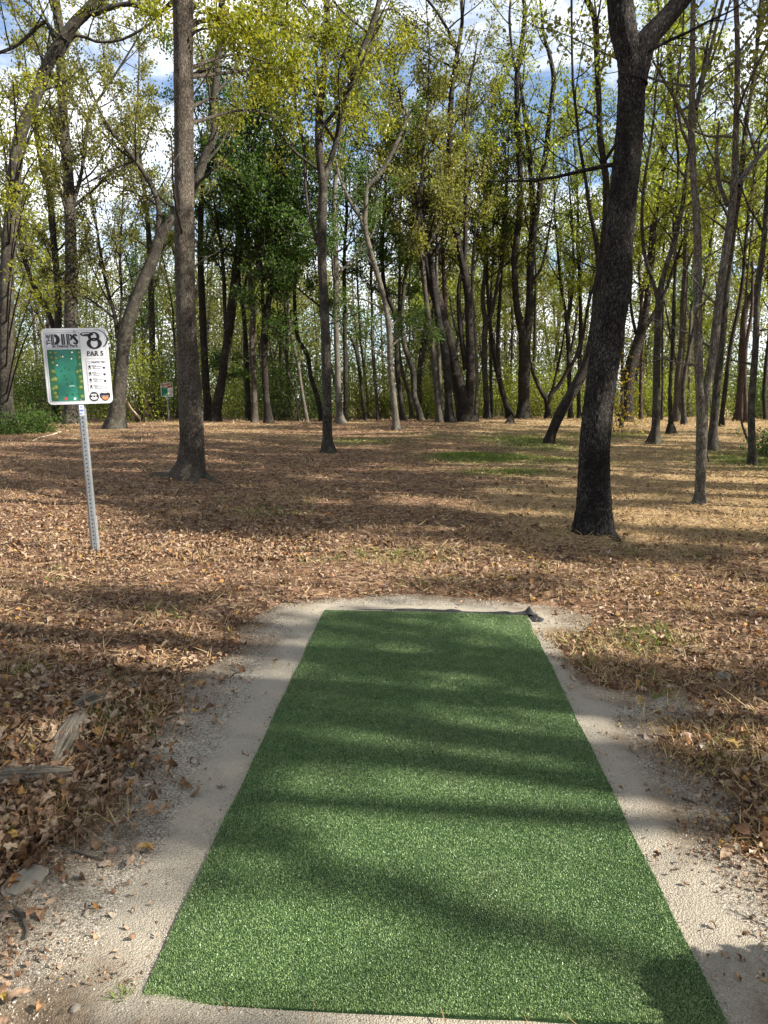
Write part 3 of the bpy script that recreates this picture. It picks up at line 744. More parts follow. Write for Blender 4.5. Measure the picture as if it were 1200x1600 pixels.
ALL = []
DENS = 2.4
def tree(label, stems, Y=None, bark='grey', leaf='olive', n=3500, cz=6., dens=2.1, bl=3.2, ls=.12, Ht=18., slope=0., flare=.35, blobs=(), side=None,
         near=False, dead=.5, droop=.5, sig=.16, roots=(), name='tree', group=None, hts=None, roughness=.10, sub=5, cat='tree'):
    if Y is None: Y = ground_at(stems[0][0][0], stems[0][0][1])[1]
    n = int(n * ((2.1 if leaf in ('olive', 'lime') else (1.2 if leaf == 'dark' else 1.9)) if Y > 25 else 1.1))
    b = stems[0][0]
    p0 = at(b[0], b[1], Y); z0 = gz(p0[0], Y); base = np.array([p0[0], Y, z0])
    root = empty(name, tuple(base), label, cat, group)
    tk = MB(); C = []; curves = []
    step = .035 if near else (.12 if Y < 16 else .3)
    ns = 64 if near else (20 if Y < 16 else (14 if Y < 30 else 10))
    rmin = max(.003, .00042 * Y)
    for k, st in enumerate(stems):
        pts = []; bow = random.uniform(-.5, .5) if k else 0.
        for m, (u, v, wd) in enumerate(st):
            zz = at(u, v, Y)[2]; yy = Y + slope * (zz - z0) + bow * (m / max(1, len(st) - 1)) ** 1.5 * (1 if m else 0)
            p = at(u, v, yy); r = wd * .5 / F * depth(p)
            if k == 0 and m == 0: p[2] = z0
            pts.append([*p, r])
        pts = np.array(pts)
        if k == 0: pts = np.vstack([pts[0] - np.array([0, 0, .15 + pts[0, 3] * .3, 0]), pts])
        Q = catmull(pts, step)
        h = hts[k] if hts else Ht * (1 if k == 0 else random.uniform(.8, 1.))
        Q = extend(Q, h, rend=max(rmin, .02))
        Q[:, :3] -= base
        if k: Q[0, 3] *= 1.1
        curves.append(Q)
        ph = random.random() * 6.28; r0 = pts[0, 3]
        fl = (lambda th, s, ph=ph, r0=r0: 1 + flare * np.exp(-np.clip(s - .2, 0, None) / (1.1 * r0 + .05)) * (.8 + .5 * np.cos(3 * th + ph) + .35 * np.cos(5 * th + 2 * ph))) if k == 0 else None
        if near:
            def nf(v, s, sd=random.random() * 50):
                sh = v.shape[:2]; p = v.reshape(-1, 3) + sd
                g = fbm(p * np.array([26, 26, 7.]), 3); h_ = fbm(p * np.array([60, 60, 26.]), 2); l_ = fbm(p * np.array([4, 4, 1.6]), 2)
                pl = np.abs(g - .5) * 2
                return (1 + roughness * (.20 - pl * 1.2) * 1.1 + roughness * .5 * (h_ - .5) + .16 * (l_ - .5)).reshape(sh)
        else:
            def nf(v, s, sd=random.random() * 50):
                sh = v.shape[:2]; p = v.reshape(-1, 3) + sd
                return (1 + .30 * (fbm(p * np.array([2.4, 2.4, 1.2]), 2) - .5) + roughness * (fbm(p * np.array([14, 14, 3.]), 2) - .5)).reshape(sh)
        tube(tk, Q[:, :3], Q[:, 3], ns if k == 0 or near else max(7, ns - 3), noise=nf, flare=fl)
    for rt in roots:                                    # surface roots running out from the base
        P = []
        for (u, v, wd) in rt:
            g = ground_at(u, v); rr = wd * .5 / F * depth(g); P.append([*(g - base), rr])
        P = np.array(P); P[:, 2] -= P[:, 3] * .35; tube(tk, catmull(P, .06)[:, :3], catmull(P, .06)[:, 3], 12, noise=rough_noise(14, .12))
    top = max(q[-1, 2] for q in curves)
    for Q in curves:
        branches(tk, C, Q, cz, top, dens, bl, rmin, sub)
        if dead: branches(tk, C, Q, 1.8, cz, dead, bl * .5, rmin, 3, leafy=False, up=.1, el=(-10, 50))
    lv = MB()
    if n: put_leaves(lv, leaf_points(C, n, sig), np.full(n, ls), droop)
    allQ = np.vstack(curves)
    for (u, v, dy, rad, nb) in blobs:                   # leafy boughs at chosen places, each reached by a limb of its own
        c = at(u, v, Y + dy) - base
        dist = np.linalg.norm(allQ[:, :3] - (c - np.array([0, 0, .35 * np.linalg.norm(c[:2])])), axis=1); q = allQ[np.argmin(dist)]
        mid_ = (q[:3] + c) / 2 + np.array([0, 0, .25])
        P = catmull(np.array([q[:3], mid_, c]), .3); tube(tk, P, np.linspace(min(q[3] * .5, .03 + .01 * rad), rmin, len(P)), 6)
        nb = int(nb * (2.5 if ls < .1 else 1.3)); CC = []; K = max(4, nb // 45)
        for _ in range(K):
            dd = unit(rng.normal(0, 1, 3)); e = c + dd * np.array([1, 1, .7]) * rad * rng.random() ** .45
            s_ = c + (e - c) * rng.uniform(0, .4); P2 = bend_path(s_, e - s_, np.linalg.norm(e - s_) + .05, 3, .05, .15)
            tube(tk, P2, np.linspace(rmin * 1.6, rmin * .6, 4), 4, cap=False); CC.append(P2[1:])
        put_leaves(lv, leaf_points(CC, nb, sig * .9), np.full(nb, ls), droop)
    tk.build('trunk', BK[bark], root, smooth=not near or True)
    if lv.v: lv.build('crown', LM[leaf], root, rnd=True)
    ALL.append(root); return root

def copy_tree(o, loc, rz, sc=1., label=None, group=None):
    r = o.copy(); COL.objects.link(r); r.location = loc; r.rotation_euler = (0, 0, rz); r.scale = (sc,) * 3
    if label: r['label'] = label
    if group: r['group'] = group
    for ch in o.children:
        c = ch.copy(); COL.objects.link(c); c.parent = r
    return r
# ---- near trees
tree('big dark scaly-barked tree forking high up, close on the right of the turf mat',
     [[(929, 832, 56), (929, 790, 51), (929, 700, 47), (939, 600, 48), (954, 500, 46), (961, 450, 45), (971, 333, 43), (982, 233, 42), (987, 150, 42), (986, 100, 40), (974, 50, 40), (968, 0, 38)],
      [(988, 130, 42), (1000, 85, 38), (1015, 58, 33), (1045, 24, 28), (1070, -6, 26)]],
     bark='scaly', leaf='lime', near=True, flare=.28, cz=7.5, n=4200, Ht=17, dens=1.4, bl=4, ls=.11, roughness=.15, dead=.3, hts=[17, 15],
     roots=[[(935, 820, 30), (955, 835, 22), (968, 848, 10)]])
tree('straight brown-barked tree with a root flare sweeping left, behind the foreground sign',
     [[(294, 748, 50), (298, 725, 42), (300, 690, 38), (298, 633, 36), (294, 560, 32), (290, 480, 31), (288, 300, 30), (287, 133, 30), (286, 0, 31)]],
     bark='brown', leaf='yellow', near=True, flare=.2, cz=8.6, n=3000, Ht=17, dens=1.5, bl=4, ls=.095, roughness=.05, dead=.35,
     roots=[[(296, 742, 66), (276, 743, 44), (254, 744, 26), (226, 746, 8)], [(305, 735, 26), (322, 745, 18), (345, 756, 8)], [(298, 740, 26), (306, 756, 12)]],
     blobs=[(395, 50, 1.5, .9, 420), (440, 105, 2, .9, 380), (340, 25, .5, .8, 300), (430, 20, 3, 1., 420), (490, 60, 4, 1., 380), (400, 130, 3, .7, 200), (250, 15, 1, .6, 130), (360, 75, 2, .6, 180), (560, 130, 6, .9, 260), (455, 190, 5, .7, 180), (380, 175, 4, .6, 120)])
tree('pale slim tree splitting low into two stems, in the dry grass at right',
     [[(1093, 787, 19), (1094, 770, 15), (1096, 700, 16), (1097, 645, 17), (1093, 600, 13), (1091, 540, 13), (1090, 450, 13), (1090, 400, 12), (1088, 333, 11), (1083, 267, 10), (1080, 200, 10), (1082, 133, 9), (1082, 67, 8), (1083, 0, 8)],
      [(1098, 640, 15), (1105, 604, 13), (1115, 550, 13), (1120, 500, 13), (1126, 450, 12), (1133, 400, 12), (1143, 333, 11), (1148, 267, 10), (1150, 200, 9), (1152, 133, 9), (1152, 67, 8), (1150, 0, 8)],
      [(1153, 290, 9), (1173, 260, 8), (1200, 227, 7), (1230, 190, 6)], [(1138, 323, 7), (1123, 283, 6), (1120, 233, 5), (1124, 190, 4)],
      [(1087, 170, 7), (1100, 117, 6), (1117, 50, 5), (1130, 0, 5)], [(1082, 210, 6), (1060, 165, 5), (1040, 130, 4), (1020, 95, 3)]],
     bark='pale', leaf='olive', near=True, cz=4.5, n=2600, Ht=13, dens=1.6, bl=2.4, ls=.09, dead=1.4, flare=.3, roughness=.04, hts=[13, 13, 6.5, 5, 9, 5.5])
tree('slim grey tree forking into two long stems, alone in the middle of the clearing',
     [[(513, 707, 20), (512, 690, 16), (510, 567, 15), (507, 483, 14), (503, 400, 14), (503, 340, 15), (505, 290, 15), (499, 240, 12), (498, 217, 12), (500, 167, 12), (508, 100, 11), (512, 50, 10), (510, 0, 10)],
      [(505, 285, 12), (513, 262, 10), (517, 250, 9), (527, 213, 9), (533, 173, 9), (547, 133, 9), (560, 93, 8), (580, 43, 8), (593, 0, 8)],
      [(497, 382, 6), (480, 317, 5), (475, 233, 5), (463, 177, 5), (457, 117, 5), (450, 67, 4), (448, 0, 4)],
      [(500, 165, 5), (495, 110, 4), (487, 43, 4), (467, 0, 4)]],
     bark='grey', leaf='yellow', cz=7, n=2600, Ht=16, dens=1.6, bl=3, ls=.095, dead=.5, hts=[16, 15, 10.5, 11],
     blobs=[(540, 180, .5, 1.2, 320), (560, 110, 1, 1.3, 380), (470, 130, -.5, 1.2, 320), (440, 60, 0, 1.3, 380), (600, 80, 1.5, 1.1, 260), (540, 50, .5, 1.3, 360), (590, 180, 2, 1., 200), (500, 230, 1, .9, 170), (640, 40, 2, .9, 130)])
tree('thin pale tree bending left with lopsided fork, right of the slim forked clearing tree',
     [[(619, 672, 13), (618, 655, 10), (615, 620, 9), (610, 570, 9), (609, 530, 9), (604, 486, 8), (596, 450, 8), (587, 420, 8), (579, 393, 8), (570, 355, 8), (572, 320, 7), (573, 293, 7), (588, 278, 7), (603, 257, 6), (620, 223, 6), (633, 193, 5), (635, 170, 5)],
      [(568, 345, 6), (554, 327, 6), (540, 300, 5), (531, 278, 4), (525, 250, 4)], [(608, 562, 3), (592, 550, 2.5), (575, 543, 2)]],
     bark='pale', leaf='green', cz=5.5, n=500, Ht=13, dens=1.4, bl=2.4, ls=.12, dead=.6, hts=[12, 9, 3.1],
     blobs=[(640, 500, 1, 1.3, 420), (620, 530, 2, 1., 300), (665, 515, 2, 1.1, 330), (560, 505, 2, 1.2, 330), (530, 470, 2, 1.2, 300)])
tree('leaning dark trunk rising to the right, partly hidden by the big scaly-barked tree',
     [[(857, 693, 17), (863, 675, 16), (877, 643, 17), (903, 597, 17), (920, 557, 15), (930, 500, 14), (933, 450, 13), (941, 400, 12), (946, 345, 11), (947, 283, 11), (938, 217, 10), (936, 167, 9), (933, 100, 9), (930, 33, 9), (917, 0, 8)],
      [(937, 430, 9), (932, 380, 8), (922, 330, 6), (915, 280, 5)]],
     bark='dark', leaf='lime', cz=7, n=2600, Ht=18, dens=1.5, bl=3, ls=.12, dead=.8, flare=.15)
tree('grey tree with flared foot and crooked fork, right of the big scaly-barked tree',
     [[(1021, 693, 20), (1024, 672, 13), (1026, 620, 12), (1026, 570, 11), (1028, 510, 11), (1030, 466, 11), (1038, 425, 8), (1053, 380, 8), (1060, 350, 8), (1067, 317, 7), (1075, 250, 6), (1085, 190, 5)],
      [(1029, 470, 8), (1020, 440, 6), (1008, 400, 6), (1003, 350, 5), (1006, 290, 5), (1014, 240, 4), (1022, 180, 4)]],
     bark='grey', leaf='lime', cz=6, n=2400, Ht=16, dens=1.7, bl=2.8, ls=.11, dead=1.)
tree('small grey tree with shaggy roots half hidden behind the pale two-stemmed tree',
     [[(1112, 703, 18), (1114, 685, 13), (1118, 630, 12), (1124, 570, 11), (1130, 510, 10), (1137, 433, 10), (1147, 350, 9), (1157, 283, 8), (1165, 200, 7), (1178, 120, 6), (1186, 40, 5), (1190, -10, 5)]],
     bark='grey', leaf='olive', cz=5, n=2200, Ht=15, dens=1.8, bl=2.6, ls=.10, dead=1.2, flare=.5)
tree('slender straight grey tree nearest the right edge, beside a hanging vine',
     [[(1175, 726, 12), (1175, 700, 11), (1174, 630, 10), (1180, 550, 9), (1184, 450, 9), (1192, 390, 8), (1199, 310, 8), (1206, 200, 7), (1212, 80, 6), (1220, 0, 6)]],
     bark='grey', leaf='olive', cz=5, n=1800, Ht=14, dens=1.8, bl=2.5, ls=.10, dead=1.2)
# ---- left
tree('leftmost pale spotted tree leaning right at its top, yellow leaves hanging from it',
     [[(12, 660, 26), (10, 630, 22), (10, 560, 21), (10, 480, 21), (13, 400, 21), (20, 317, 21), (24, 260, 20), (33, 207, 19), (50, 167, 18), (67, 120, 18), (87, 77, 17), (113, 40, 17), (140, 13, 17), (158, -8, 16)],
      [(143, 22, 10), (165, 14, 9), (190, 7, 8), (215, 8, 8), (235, 22, 7), (262, 12, 6), (285, -8, 5)], [(92, 78, 7), (72, 34, 7), (50, 50, 6), (28, 70, 5), (0, 82, 5), (-30, 90, 4)],
      [(95, 88, 6), (118, 55, 5), (150, 65, 4.5), (190, 62, 4), (230, 40, 3.5), (250, 20, 3)]],
     Y=27, bark='grey', leaf='yellow', cz=9, n=2200, Ht=20, dens=1.3, bl=3.5, ls=.12, dead=.5, hts=[20, 17, 14.5, 15.5],
     blobs=[(30, 240, -5, .7, 90), (60, 170, -4, .8, 100), (45, 290, -6, .6, 80), (25, 340, -6, .6, 80), (50, 395, -6, .6, 70), (20, 430, -6, .5, 60), (65, 470, -7, .45, 60), (50, 455, -7, .4, 40), (90, 130, -4, .6, 60), (15, 200, -4, .8, 90), (10, 300, -3, .9, 160), (20, 120, -3, 1., 160), (70, 230, -3, .8, 110)])
tree('tall straight grey tree rising behind the foreground sign board',
     [[(112, 665, 27), (112, 640, 23), (111, 560, 22), (111, 510, 21), (111, 400, 19), (108, 300, 17), (103, 233, 16), (98, 167, 15), (95, 110, 14), (93, 50, 14), (87, 0, 13)],
      [(110, 330, 8), (124, 285, 6), (132, 240, 6), (140, 180, 5), (165, 140, 4)]],
     Y=36, bark='grey', leaf='olive', cz=8, n=5200, Ht=24, dens=1.5, bl=4.5, ls=.15, dead=.7, hts=[24, 19])
tree('dark thinner trunk just left of the tall straight grey tree behind the sign',
     [[(86, 655, 13), (88, 600, 11), (90, 540, 11), (91, 470, 10), (86, 400, 10), (77, 300, 9), (67, 267, 8), (58, 220, 7), (50, 160, 6)]],
     Y=39, bark='dark', leaf='olive', cz=7, n=3000, Ht=19, ls=.15, dead=.8)
tree('dark trunk leaning left behind the sign, crossing yellow leaf sprays at far left',
     [[(108, 656, 9), (98, 560, 9), (83, 510, 8), (70, 475, 8), (53, 447, 8), (37, 400, 7), (28, 350, 6), (15, 300, 5)]],
     Y=40, bark='dark', leaf='olive', cz=7, n=2600, Ht=17, ls=.15, dead=.8)
tree('mossy grey tree leaning to the right between the sign and the straight brown tree',
     [[(179, 674, 30), (183, 650, 25), (187, 600, 23), (194, 533, 21), (207, 483, 20), (227, 433, 19), (243, 395, 18), (250, 368, 17), (268, 343, 15), (285, 318, 14), (306, 288, 14), (320, 245, 13), (335, 210, 13), (334, 165, 12), (340, 100, 12), (344, 50, 11), (347, 0, 11)],
      [(248, 372, 9), (248, 345, 8), (247, 317, 8), (233, 283, 8), (213, 253, 7), (187, 220, 6), (167, 197, 5), (150, 160, 4)],
      [(214, 250, 4), (195, 257, 3), (172, 265, 3), (150, 278, 2.5)]],
     Y=31, bark='grey', leaf='olive', cz=8, n=3000, Ht=16, dens=1.5, bl=3.5, ls=.14, dead=.9, slope=.03, hts=[20, 15, 11])
tree('thin forked dark tree between the sign and the mossy leaning tree',
     [[(192, 660, 8), (190, 600, 7), (188, 560, 7), (184, 530, 7), (180, 496, 6), (170, 460, 5), (160, 415, 5), (152, 360, 4)],
      [(186, 520, 5), (190, 470, 4), (188, 410, 4), (190, 350, 3)], [(182, 500, 4), (155, 478, 3), (128, 460, 3)]],
     Y=36, bark='dark', leaf='olive', cz=5, n=2500, Ht=14, ls=.13, dead=1.2, hts=[14, 14, 9])
tree('faint grey trunk in shade between the mossy leaning tree and the straight brown tree',
     [[(238, 655, 11), (238, 560, 10), (237, 490, 10), (235, 430, 9), (232, 360, 8), (226, 300, 7)]], Y=41, bark='grey', leaf='olive', cz=8, n=3200, Ht=20, ls=.15)
# ---- dark group behind the straight brown tree
tree('nearly black slim trunk leaning left, just right of the straight brown tree',
     [[(327, 660, 14), (322, 600, 12), (319, 550, 11), (317, 500, 11), (315, 450, 11), (313, 400, 10), (314, 330, 9), (318, 270, 7)]], Y=38, bark='dark', leaf='dark', cz=7, n=4200, Ht=17, ls=.15, dead=.8)
tree('dark trunk leaning right that crosses the foot of the nearly black slim trunk',
     [[(337, 660, 17), (340, 630, 15), (347, 590, 14), (354, 540, 14), (360, 500, 14), (366, 450, 13), (372, 395, 12), (380, 330, 10), (384, 270, 8)],
      [(353, 515, 7), (351, 480, 6), (350, 440, 6), (346, 390, 5), (338, 340, 4)]], Y=37, bark='dark', leaf='dark', cz=6.5, n=5200, Ht=18, ls=.15, dead=.8,
     blobs=[(350, 560, 1, 1.4, 380), (375, 585, 1, 1.1, 260), (400, 300, 0, 2.4, 1300), (350, 250, 1, 2.4, 1200)])
tree('thin dark tree, left one of a close pair below the dense dark green crown',
     [[(389, 659, 8), (388, 610, 7), (385, 550, 7), (382, 500, 6), (376, 460, 6), (372, 410, 6), (376, 350, 5)], [(378, 470, 5), (384, 440, 4), (388, 400, 4)]], Y=39, bark='dark', leaf='dark', cz=8, n=3200, Ht=17, ls=.15)
tree('upright tree with sunlit foot, right one of a close pair below the dark green crown',
     [[(398, 662, 11), (397, 610, 9), (394, 550, 9), (395, 490, 9), (392, 450, 9), (388, 400, 8), (386, 330, 7)]], Y=37, bark='brown', leaf='dark', cz=7, n=4600, Ht=18, ls=.15,
     blobs=[(400, 400, 0, 2.2, 1100), (380, 200, 0, 2.2, 1000), (440, 330, 1, 2.4, 1300)])
tree('dark tree with the densest deep green crown, left of the slim forked tree',
     [[(421, 662, 15), (417, 625, 12), (414, 580, 11), (413, 540, 11), (414, 510, 11), (420, 470, 10), (425, 425, 9), (430, 360, 8), (436, 300, 7)],
      [(414, 515, 6), (411, 480, 6), (409, 430, 5), (404, 370, 4)]], Y=36, bark='dark', leaf='dark', cz=6, n=8500, Ht=18, dens=2.2, bl=4.2, ls=.15, sig=.22,
     blobs=[(430, 240, 0, 2.6, 1700), (470, 300, 0, 2.2, 1300), (420, 330, -1, 2.4, 1500), (440, 430, -1, 2., 900), (375, 290, -1, 2., 900), (480, 400, 0, 1.8, 700), (440, 520, -1, 1.5, 500), (395, 470, -1, 1.5, 500)])
tree('thin leaning sapling with pale foot, left one of two below the dark green crown',
     [[(468, 662, 5), (464, 630, 4), (460, 606, 4), (452, 590, 4), (447, 560, 3.5), (440, 520, 3)]], Y=38, bark='grey', leaf='green', cz=3.5, n=900, Ht=8, bl=1.6, ls=.13, dead=.6)
tree('thin leaning sapling with pale foot, right one of two below the dark green crown',
     [[(480, 664, 6), (475, 630, 5), (470, 600, 5), (466, 570, 5), (458, 536, 5), (452, 500, 4), (448, 450, 4), (444, 400, 3.5)]], Y=37, bark='pale', leaf='green', cz=5, n=1500, Ht=12, bl=2, ls=.13)
tree('dark S-curved small tree just left of the slim forked tree in the clearing',
     [[(503, 660, 8), (498, 630, 8), (492, 608, 8), (486, 590, 7), (480, 554, 7), (466, 530, 6), (462, 500, 6), (460, 450, 5), (464, 400, 5)]], Y=38, bark='dark', leaf='dark', cz=6, n=2800, Ht=15, ls=.14)
tree('grey tree with a wide flared foot right behind the slim forked tree',
     [[(531, 665, 17), (530, 645, 11), (528, 600, 10), (527, 560, 9), (525, 500, 9), (525, 440, 9), (524, 380, 8), (522, 310, 7), (528, 250, 6)]], Y=35, bark='pale', leaf='green', cz=6, n=4200, Ht=18, ls=.14, flare=.5)
tree('dark straight thin trunk beside the grey flare-footed tree',
     [[(540, 660, 8), (540, 600, 7), (539, 540, 6), (538, 467, 6), (538, 400, 5), (542, 330, 5)]], Y=38, bark='dark', leaf='green', cz=7, n=2800, Ht=17, ls=.14)
# ---- centre
tree('very thin dark tree bowed left, midway between slim forked tree and thin pale tree',
     [[(571, 661, 6), (566, 615, 5), (562, 580, 5), (554, 540, 5), (542, 518, 4), (534, 505, 4), (520, 495, 3)]], Y=39, bark='dark', leaf='green', cz=5, n=1300, Ht=10, bl=2, ls=.14)
tree('very thin straight grey tree with pale foot, just left of the thin pale tree',
     [[(591, 662, 6), (588, 620, 5), (585, 580, 5), (582, 530, 5), (581, 480, 4), (580, 420, 4), (582, 350, 4)]], Y=39, bark='grey', leaf='green', cz=6, n=2400, Ht=15, ls=.14)
tree('dark thin trunk leaning left close behind the foot of the thin pale tree',
     [[(631, 661, 9), (627, 630, 8), (621, 580, 8), (619, 530, 7), (617, 494, 7), (610, 474, 7), (601, 450, 6), (597, 400, 6), (600, 340, 5)]], Y=39, bark='dark', leaf='olive', cz=7, n=3200, Ht=18, ls=.14)
tree('short dark trunk behind the right side of the thin pale tree, nearly hidden',
     [[(643, 660, 7), (640, 620, 6), (632, 595, 6), (626, 570, 6), (622, 520, 5), (624, 460, 5)]], Y=41, bark='brown', leaf='green', cz=6, n=2600, Ht=15, ls=.14)
tree('crooked grey tree with an elbow near its foot, right of the thin pale tree',
     [[(658, 661, 10), (654, 640, 10), (647, 620, 9), (646, 590, 9), (643, 572, 9), (637, 556, 8), (630, 530, 7), (628, 490, 6), (632, 440, 5)]], Y=39, bark='grey', leaf='green', cz=6, n=2800, Ht=15, ls=.14)
tree('dark trunk with a pale forked top right behind the crooked elbow tree',
     [[(655, 657, 9), (655, 620, 8), (656, 580, 8), (660, 545, 8), (663, 515, 6), (666, 480, 5), (668, 430, 5)], [(660, 545, 5), (668, 525, 4), (674, 500, 4), (680, 450, 3)]], Y=42, bark='grey', leaf='olive', cz=6, n=2800, Ht=17, ls=.14)
tree('grey trunk leaning slightly left with sunlit foot, left member of the close cluster',
     [[(688, 663, 14), (685, 640, 10), (682, 610, 9), (678, 560, 9), (670, 500, 9), (664, 450, 8), (660, 400, 8), (655, 330, 7), (660, 270, 6)]], Y=36, bark='brown', leaf='olive', cz=7, n=3600, Ht=19, ls=.14)
tree('bright pale thin stem rising in the cluster left of the leaning twin trunk',
     [[(690, 659, 9), (689, 620, 7), (686, 570, 6), (684, 520, 6), (683, 460, 5), (682, 400, 5), (686, 330, 4)]], Y=38, bark='pale', leaf='lime', cz=7, n=2400, Ht=17, ls=.14)
tree('thick dark trunk streaked with white sunlight at its foot, beside the leaning twin trunk',
     [[(704, 662, 18), (702, 640, 13), (699, 590, 12), (694, 540, 12), (685, 500, 11), (678, 450, 10), (672, 400, 9), (662, 360, 8), (650, 300, 7)]], Y=36, bark='scaly', leaf='olive', cz=7, n=3600, Ht=18, ls=.14)
tree('dark leaning trunk showing between the streaked trunk and the base of the leaning twin trunk',
     [[(718, 657, 10), (714, 625, 9), (708, 590, 9), (702, 550, 8), (697, 500, 8), (694, 440, 7)]], Y=40, bark='red', leaf='olive', cz=7, n=2800, Ht=17, ls=.14)
tree('massive twin trunk behind the clearing, one stem slanting left and one upright',
     [[(731, 661, 30), (730, 645, 25), (724, 622, 20), (716, 595, 19), (707, 560, 18), (697, 517, 18), (683, 467, 18), (671, 430, 16), (663, 390, 15), (661, 355, 13), (656, 320, 10), (640, 270, 8)],
      [(732, 635, 16), (734, 600, 15), (735, 560, 14), (733, 500, 13), (730, 450, 13), (720, 400, 12), (710, 350, 11), (702, 300, 10), (702, 250, 10), (703, 200, 9), (705, 150, 9), (710, 110, 8), (716, 75, 7), (722, 33, 6), (721, 0, 6)],
      [(728, 578, 9), (724, 550, 8), (718, 500, 8), (717, 450, 7), (726, 400, 7), (727, 333, 7), (728, 267, 6), (727, 200, 6), (732, 140, 5)],
      [(715, 85, 5), (702, 52, 5), (685, 22, 4), (668, 0, 4)]],
     Y=37, bark='dark', leaf='olive', cz=8.5, n=3600, Ht=21, dens=1.3, bl=3.6, ls=.13, dead=.8, hts=[14, 22, 18, 22],
     blobs=[(665, 330, 0, 1.4, 420), (690, 345, 0, 1.2, 280)])
tree('slim pale tree standing right of the leaning twin trunk, its stem brightly sunlit',
     [[(743, 656, 7), (745, 600, 5.5), (744, 550, 5), (740, 490, 5), (738, 430, 5), (742, 370, 4), (748, 300, 4)]], Y=40, bark='pale', leaf='lime', cz=7, n=2200, Ht=17, ls=.14)
tree('grey Y-forked tree between the leaning twin trunk and the tall dark forked tree',
     [[(761, 654, 11), (760, 620, 9), (757, 570, 9), (757, 525, 9), (759, 505, 9), (754, 470, 7), (757, 430, 6), (760, 380, 6), (757, 310, 5)],
      [(759, 510, 7), (768, 488, 7), (774, 460, 6), (782, 420, 6), (790, 360, 5), (792, 300, 4)]], Y=41, bark='grey', leaf='olive', cz=7, n=3600, Ht=18, ls=.14)
tree('thin grey stem hugging the right side of the Y-forked tree',
     [[(768, 653, 6), (767, 600, 5), (767, 545, 5), (766, 480, 4), (770, 420, 4)]], Y=42.5, bark='grey', leaf='lime', cz=6, n=1800, Ht=14, ls=.14)
tree('dark leaning tree with a foot burl, just left of the tall dark forked tree',
     [[(797, 655, 10), (795, 643, 10), (790, 630, 9), (782, 600, 8), (776, 575, 8), (771, 545, 7), (766, 510, 6), (762, 460, 5)],
      [(780, 590, 7), (778, 540, 6), (779, 500, 6), (782, 450, 5), (784, 390, 5), (788, 320, 4)]], Y=41, bark='dark', leaf='green', cz=7, n=3600, Ht=17, ls=.14, flare=.7)
tree('tall dark forked tree with the thickest upright trunk at the back of the clearing',
     [[(817, 656, 24), (818, 635, 18), (819, 590, 18), (820, 545, 19), (816, 515, 13), (808, 480, 11), (804, 433, 10), (804, 400, 10), (810, 350, 9), (813, 283, 9), (810, 233, 9), (808, 167, 8), (808, 117, 8), (815, 67, 7), (820, 17, 6), (816, -10, 6)],
      [(821, 540, 15), (826, 500, 13), (828, 450, 12), (829, 400, 12), (832, 333, 9), (828, 250, 8), (823, 200, 7), (817, 160, 6), (812, 120, 4)],
      [(830, 400, 9), (833, 372, 9), (843, 300, 9), (853, 233, 8), (860, 167, 7), (865, 123, 7), (858, 83, 6), (850, 57, 5), (846, 20, 4)],
      [(853, 232, 6), (868, 220, 5), (883, 213, 5), (905, 203, 4), (925, 196, 4)], [(831, 440, 5), (845, 420, 4), (852, 395, 4), (858, 360, 3)], [(808, 120, 4), (800, 77, 4), (796, 30, 4), (798, -5, 3)]],
     Y=40, bark='dark', leaf='lime', cz=9, n=4200, Ht=22, dens=1.2, bl=3.6, ls=.13, dead=.7, hts=[23, 19, 22, 16, 14, 22], flare=.3)
tree('low dark V-forked tree right of the tall dark forked tree, wide open arms',
     [[(856, 654, 11), (856, 640, 9), (853, 622, 9), (846, 612, 7), (838, 596, 6), (831, 576, 5), (826, 556, 4)],
      [(856, 628, 8), (862, 614, 8), (872, 604, 7), (884, 584, 6), (900, 557, 5), (908, 530, 4)], [(862, 614, 5), (868, 588, 4), (874, 562, 4), (880, 530, 3)]], Y=41, bark='dark', leaf='lime', cz=4.5, n=2600, Ht=11, ls=.13, bl=2.4, dead=.8)
tree('dark thin tree with a narrow fork, rising behind the leaning dark trunk',
     [[(892, 652, 9), (890, 610, 7), (889, 570, 7), (886, 510, 7), (882, 478, 5), (877, 450, 5), (872, 400, 4)], [(887, 510, 5), (891, 480, 5), (894, 450, 5), (896, 400, 4), (893, 340, 4)]], Y=42, bark='dark', leaf='lime', cz=6.5, n=3000, Ht=17, ls=.14)
tree('slim dark tree left against the big scaly-barked tree, behind the leaning dark trunk',
     [[(905, 653, 7), (904, 600, 6), (906, 560, 6), (907, 500, 6), (906, 440, 5), (902, 380, 5)], [(905, 560, 5), (912, 520, 4), (918, 480, 4)]], Y=42, bark='dark', leaf='green', cz=6.5, n=2800, Ht=17, ls=.14)
# ---- right
tree('very slim grey stem close to the right flank of the big scaly-barked tree',
     [[(971, 668, 7), (972, 640, 6), (972, 580, 5), (974, 520, 5), (976, 450, 4), (972, 390, 4)]], Y=31, bark='grey', leaf='lime', cz=4.5, n=1600, Ht=11, ls=.12, bl=2, dead=1.3)
tree('thick dark tree leaning right with a torn fork, behind the big scaly-barked tree',
     [[(978, 660, 22), (979, 630, 19), (982, 590, 18), (989, 560, 18), (997, 535, 17), (1006, 505, 13), (1010, 480, 11), (1014, 440, 11), (1018, 400, 11), (1021, 350, 10), (1030, 300, 9), (1035, 260, 9), (1041, 200, 8), (1047, 133, 7), (1044, 67, 6), (1040, 0, 5)],
      [(1004, 515, 10), (1016, 500, 8), (1027, 482, 6), (1040, 455, 5), (1052, 420, 5)], [(997, 530, 6), (990, 505, 5), (985, 470, 4), (987, 430, 4)]], Y=37, bark='dark', leaf='lime', cz=7, n=3600, Ht=20, ls=.13, hts=[21, 14, 12], flare=.3)
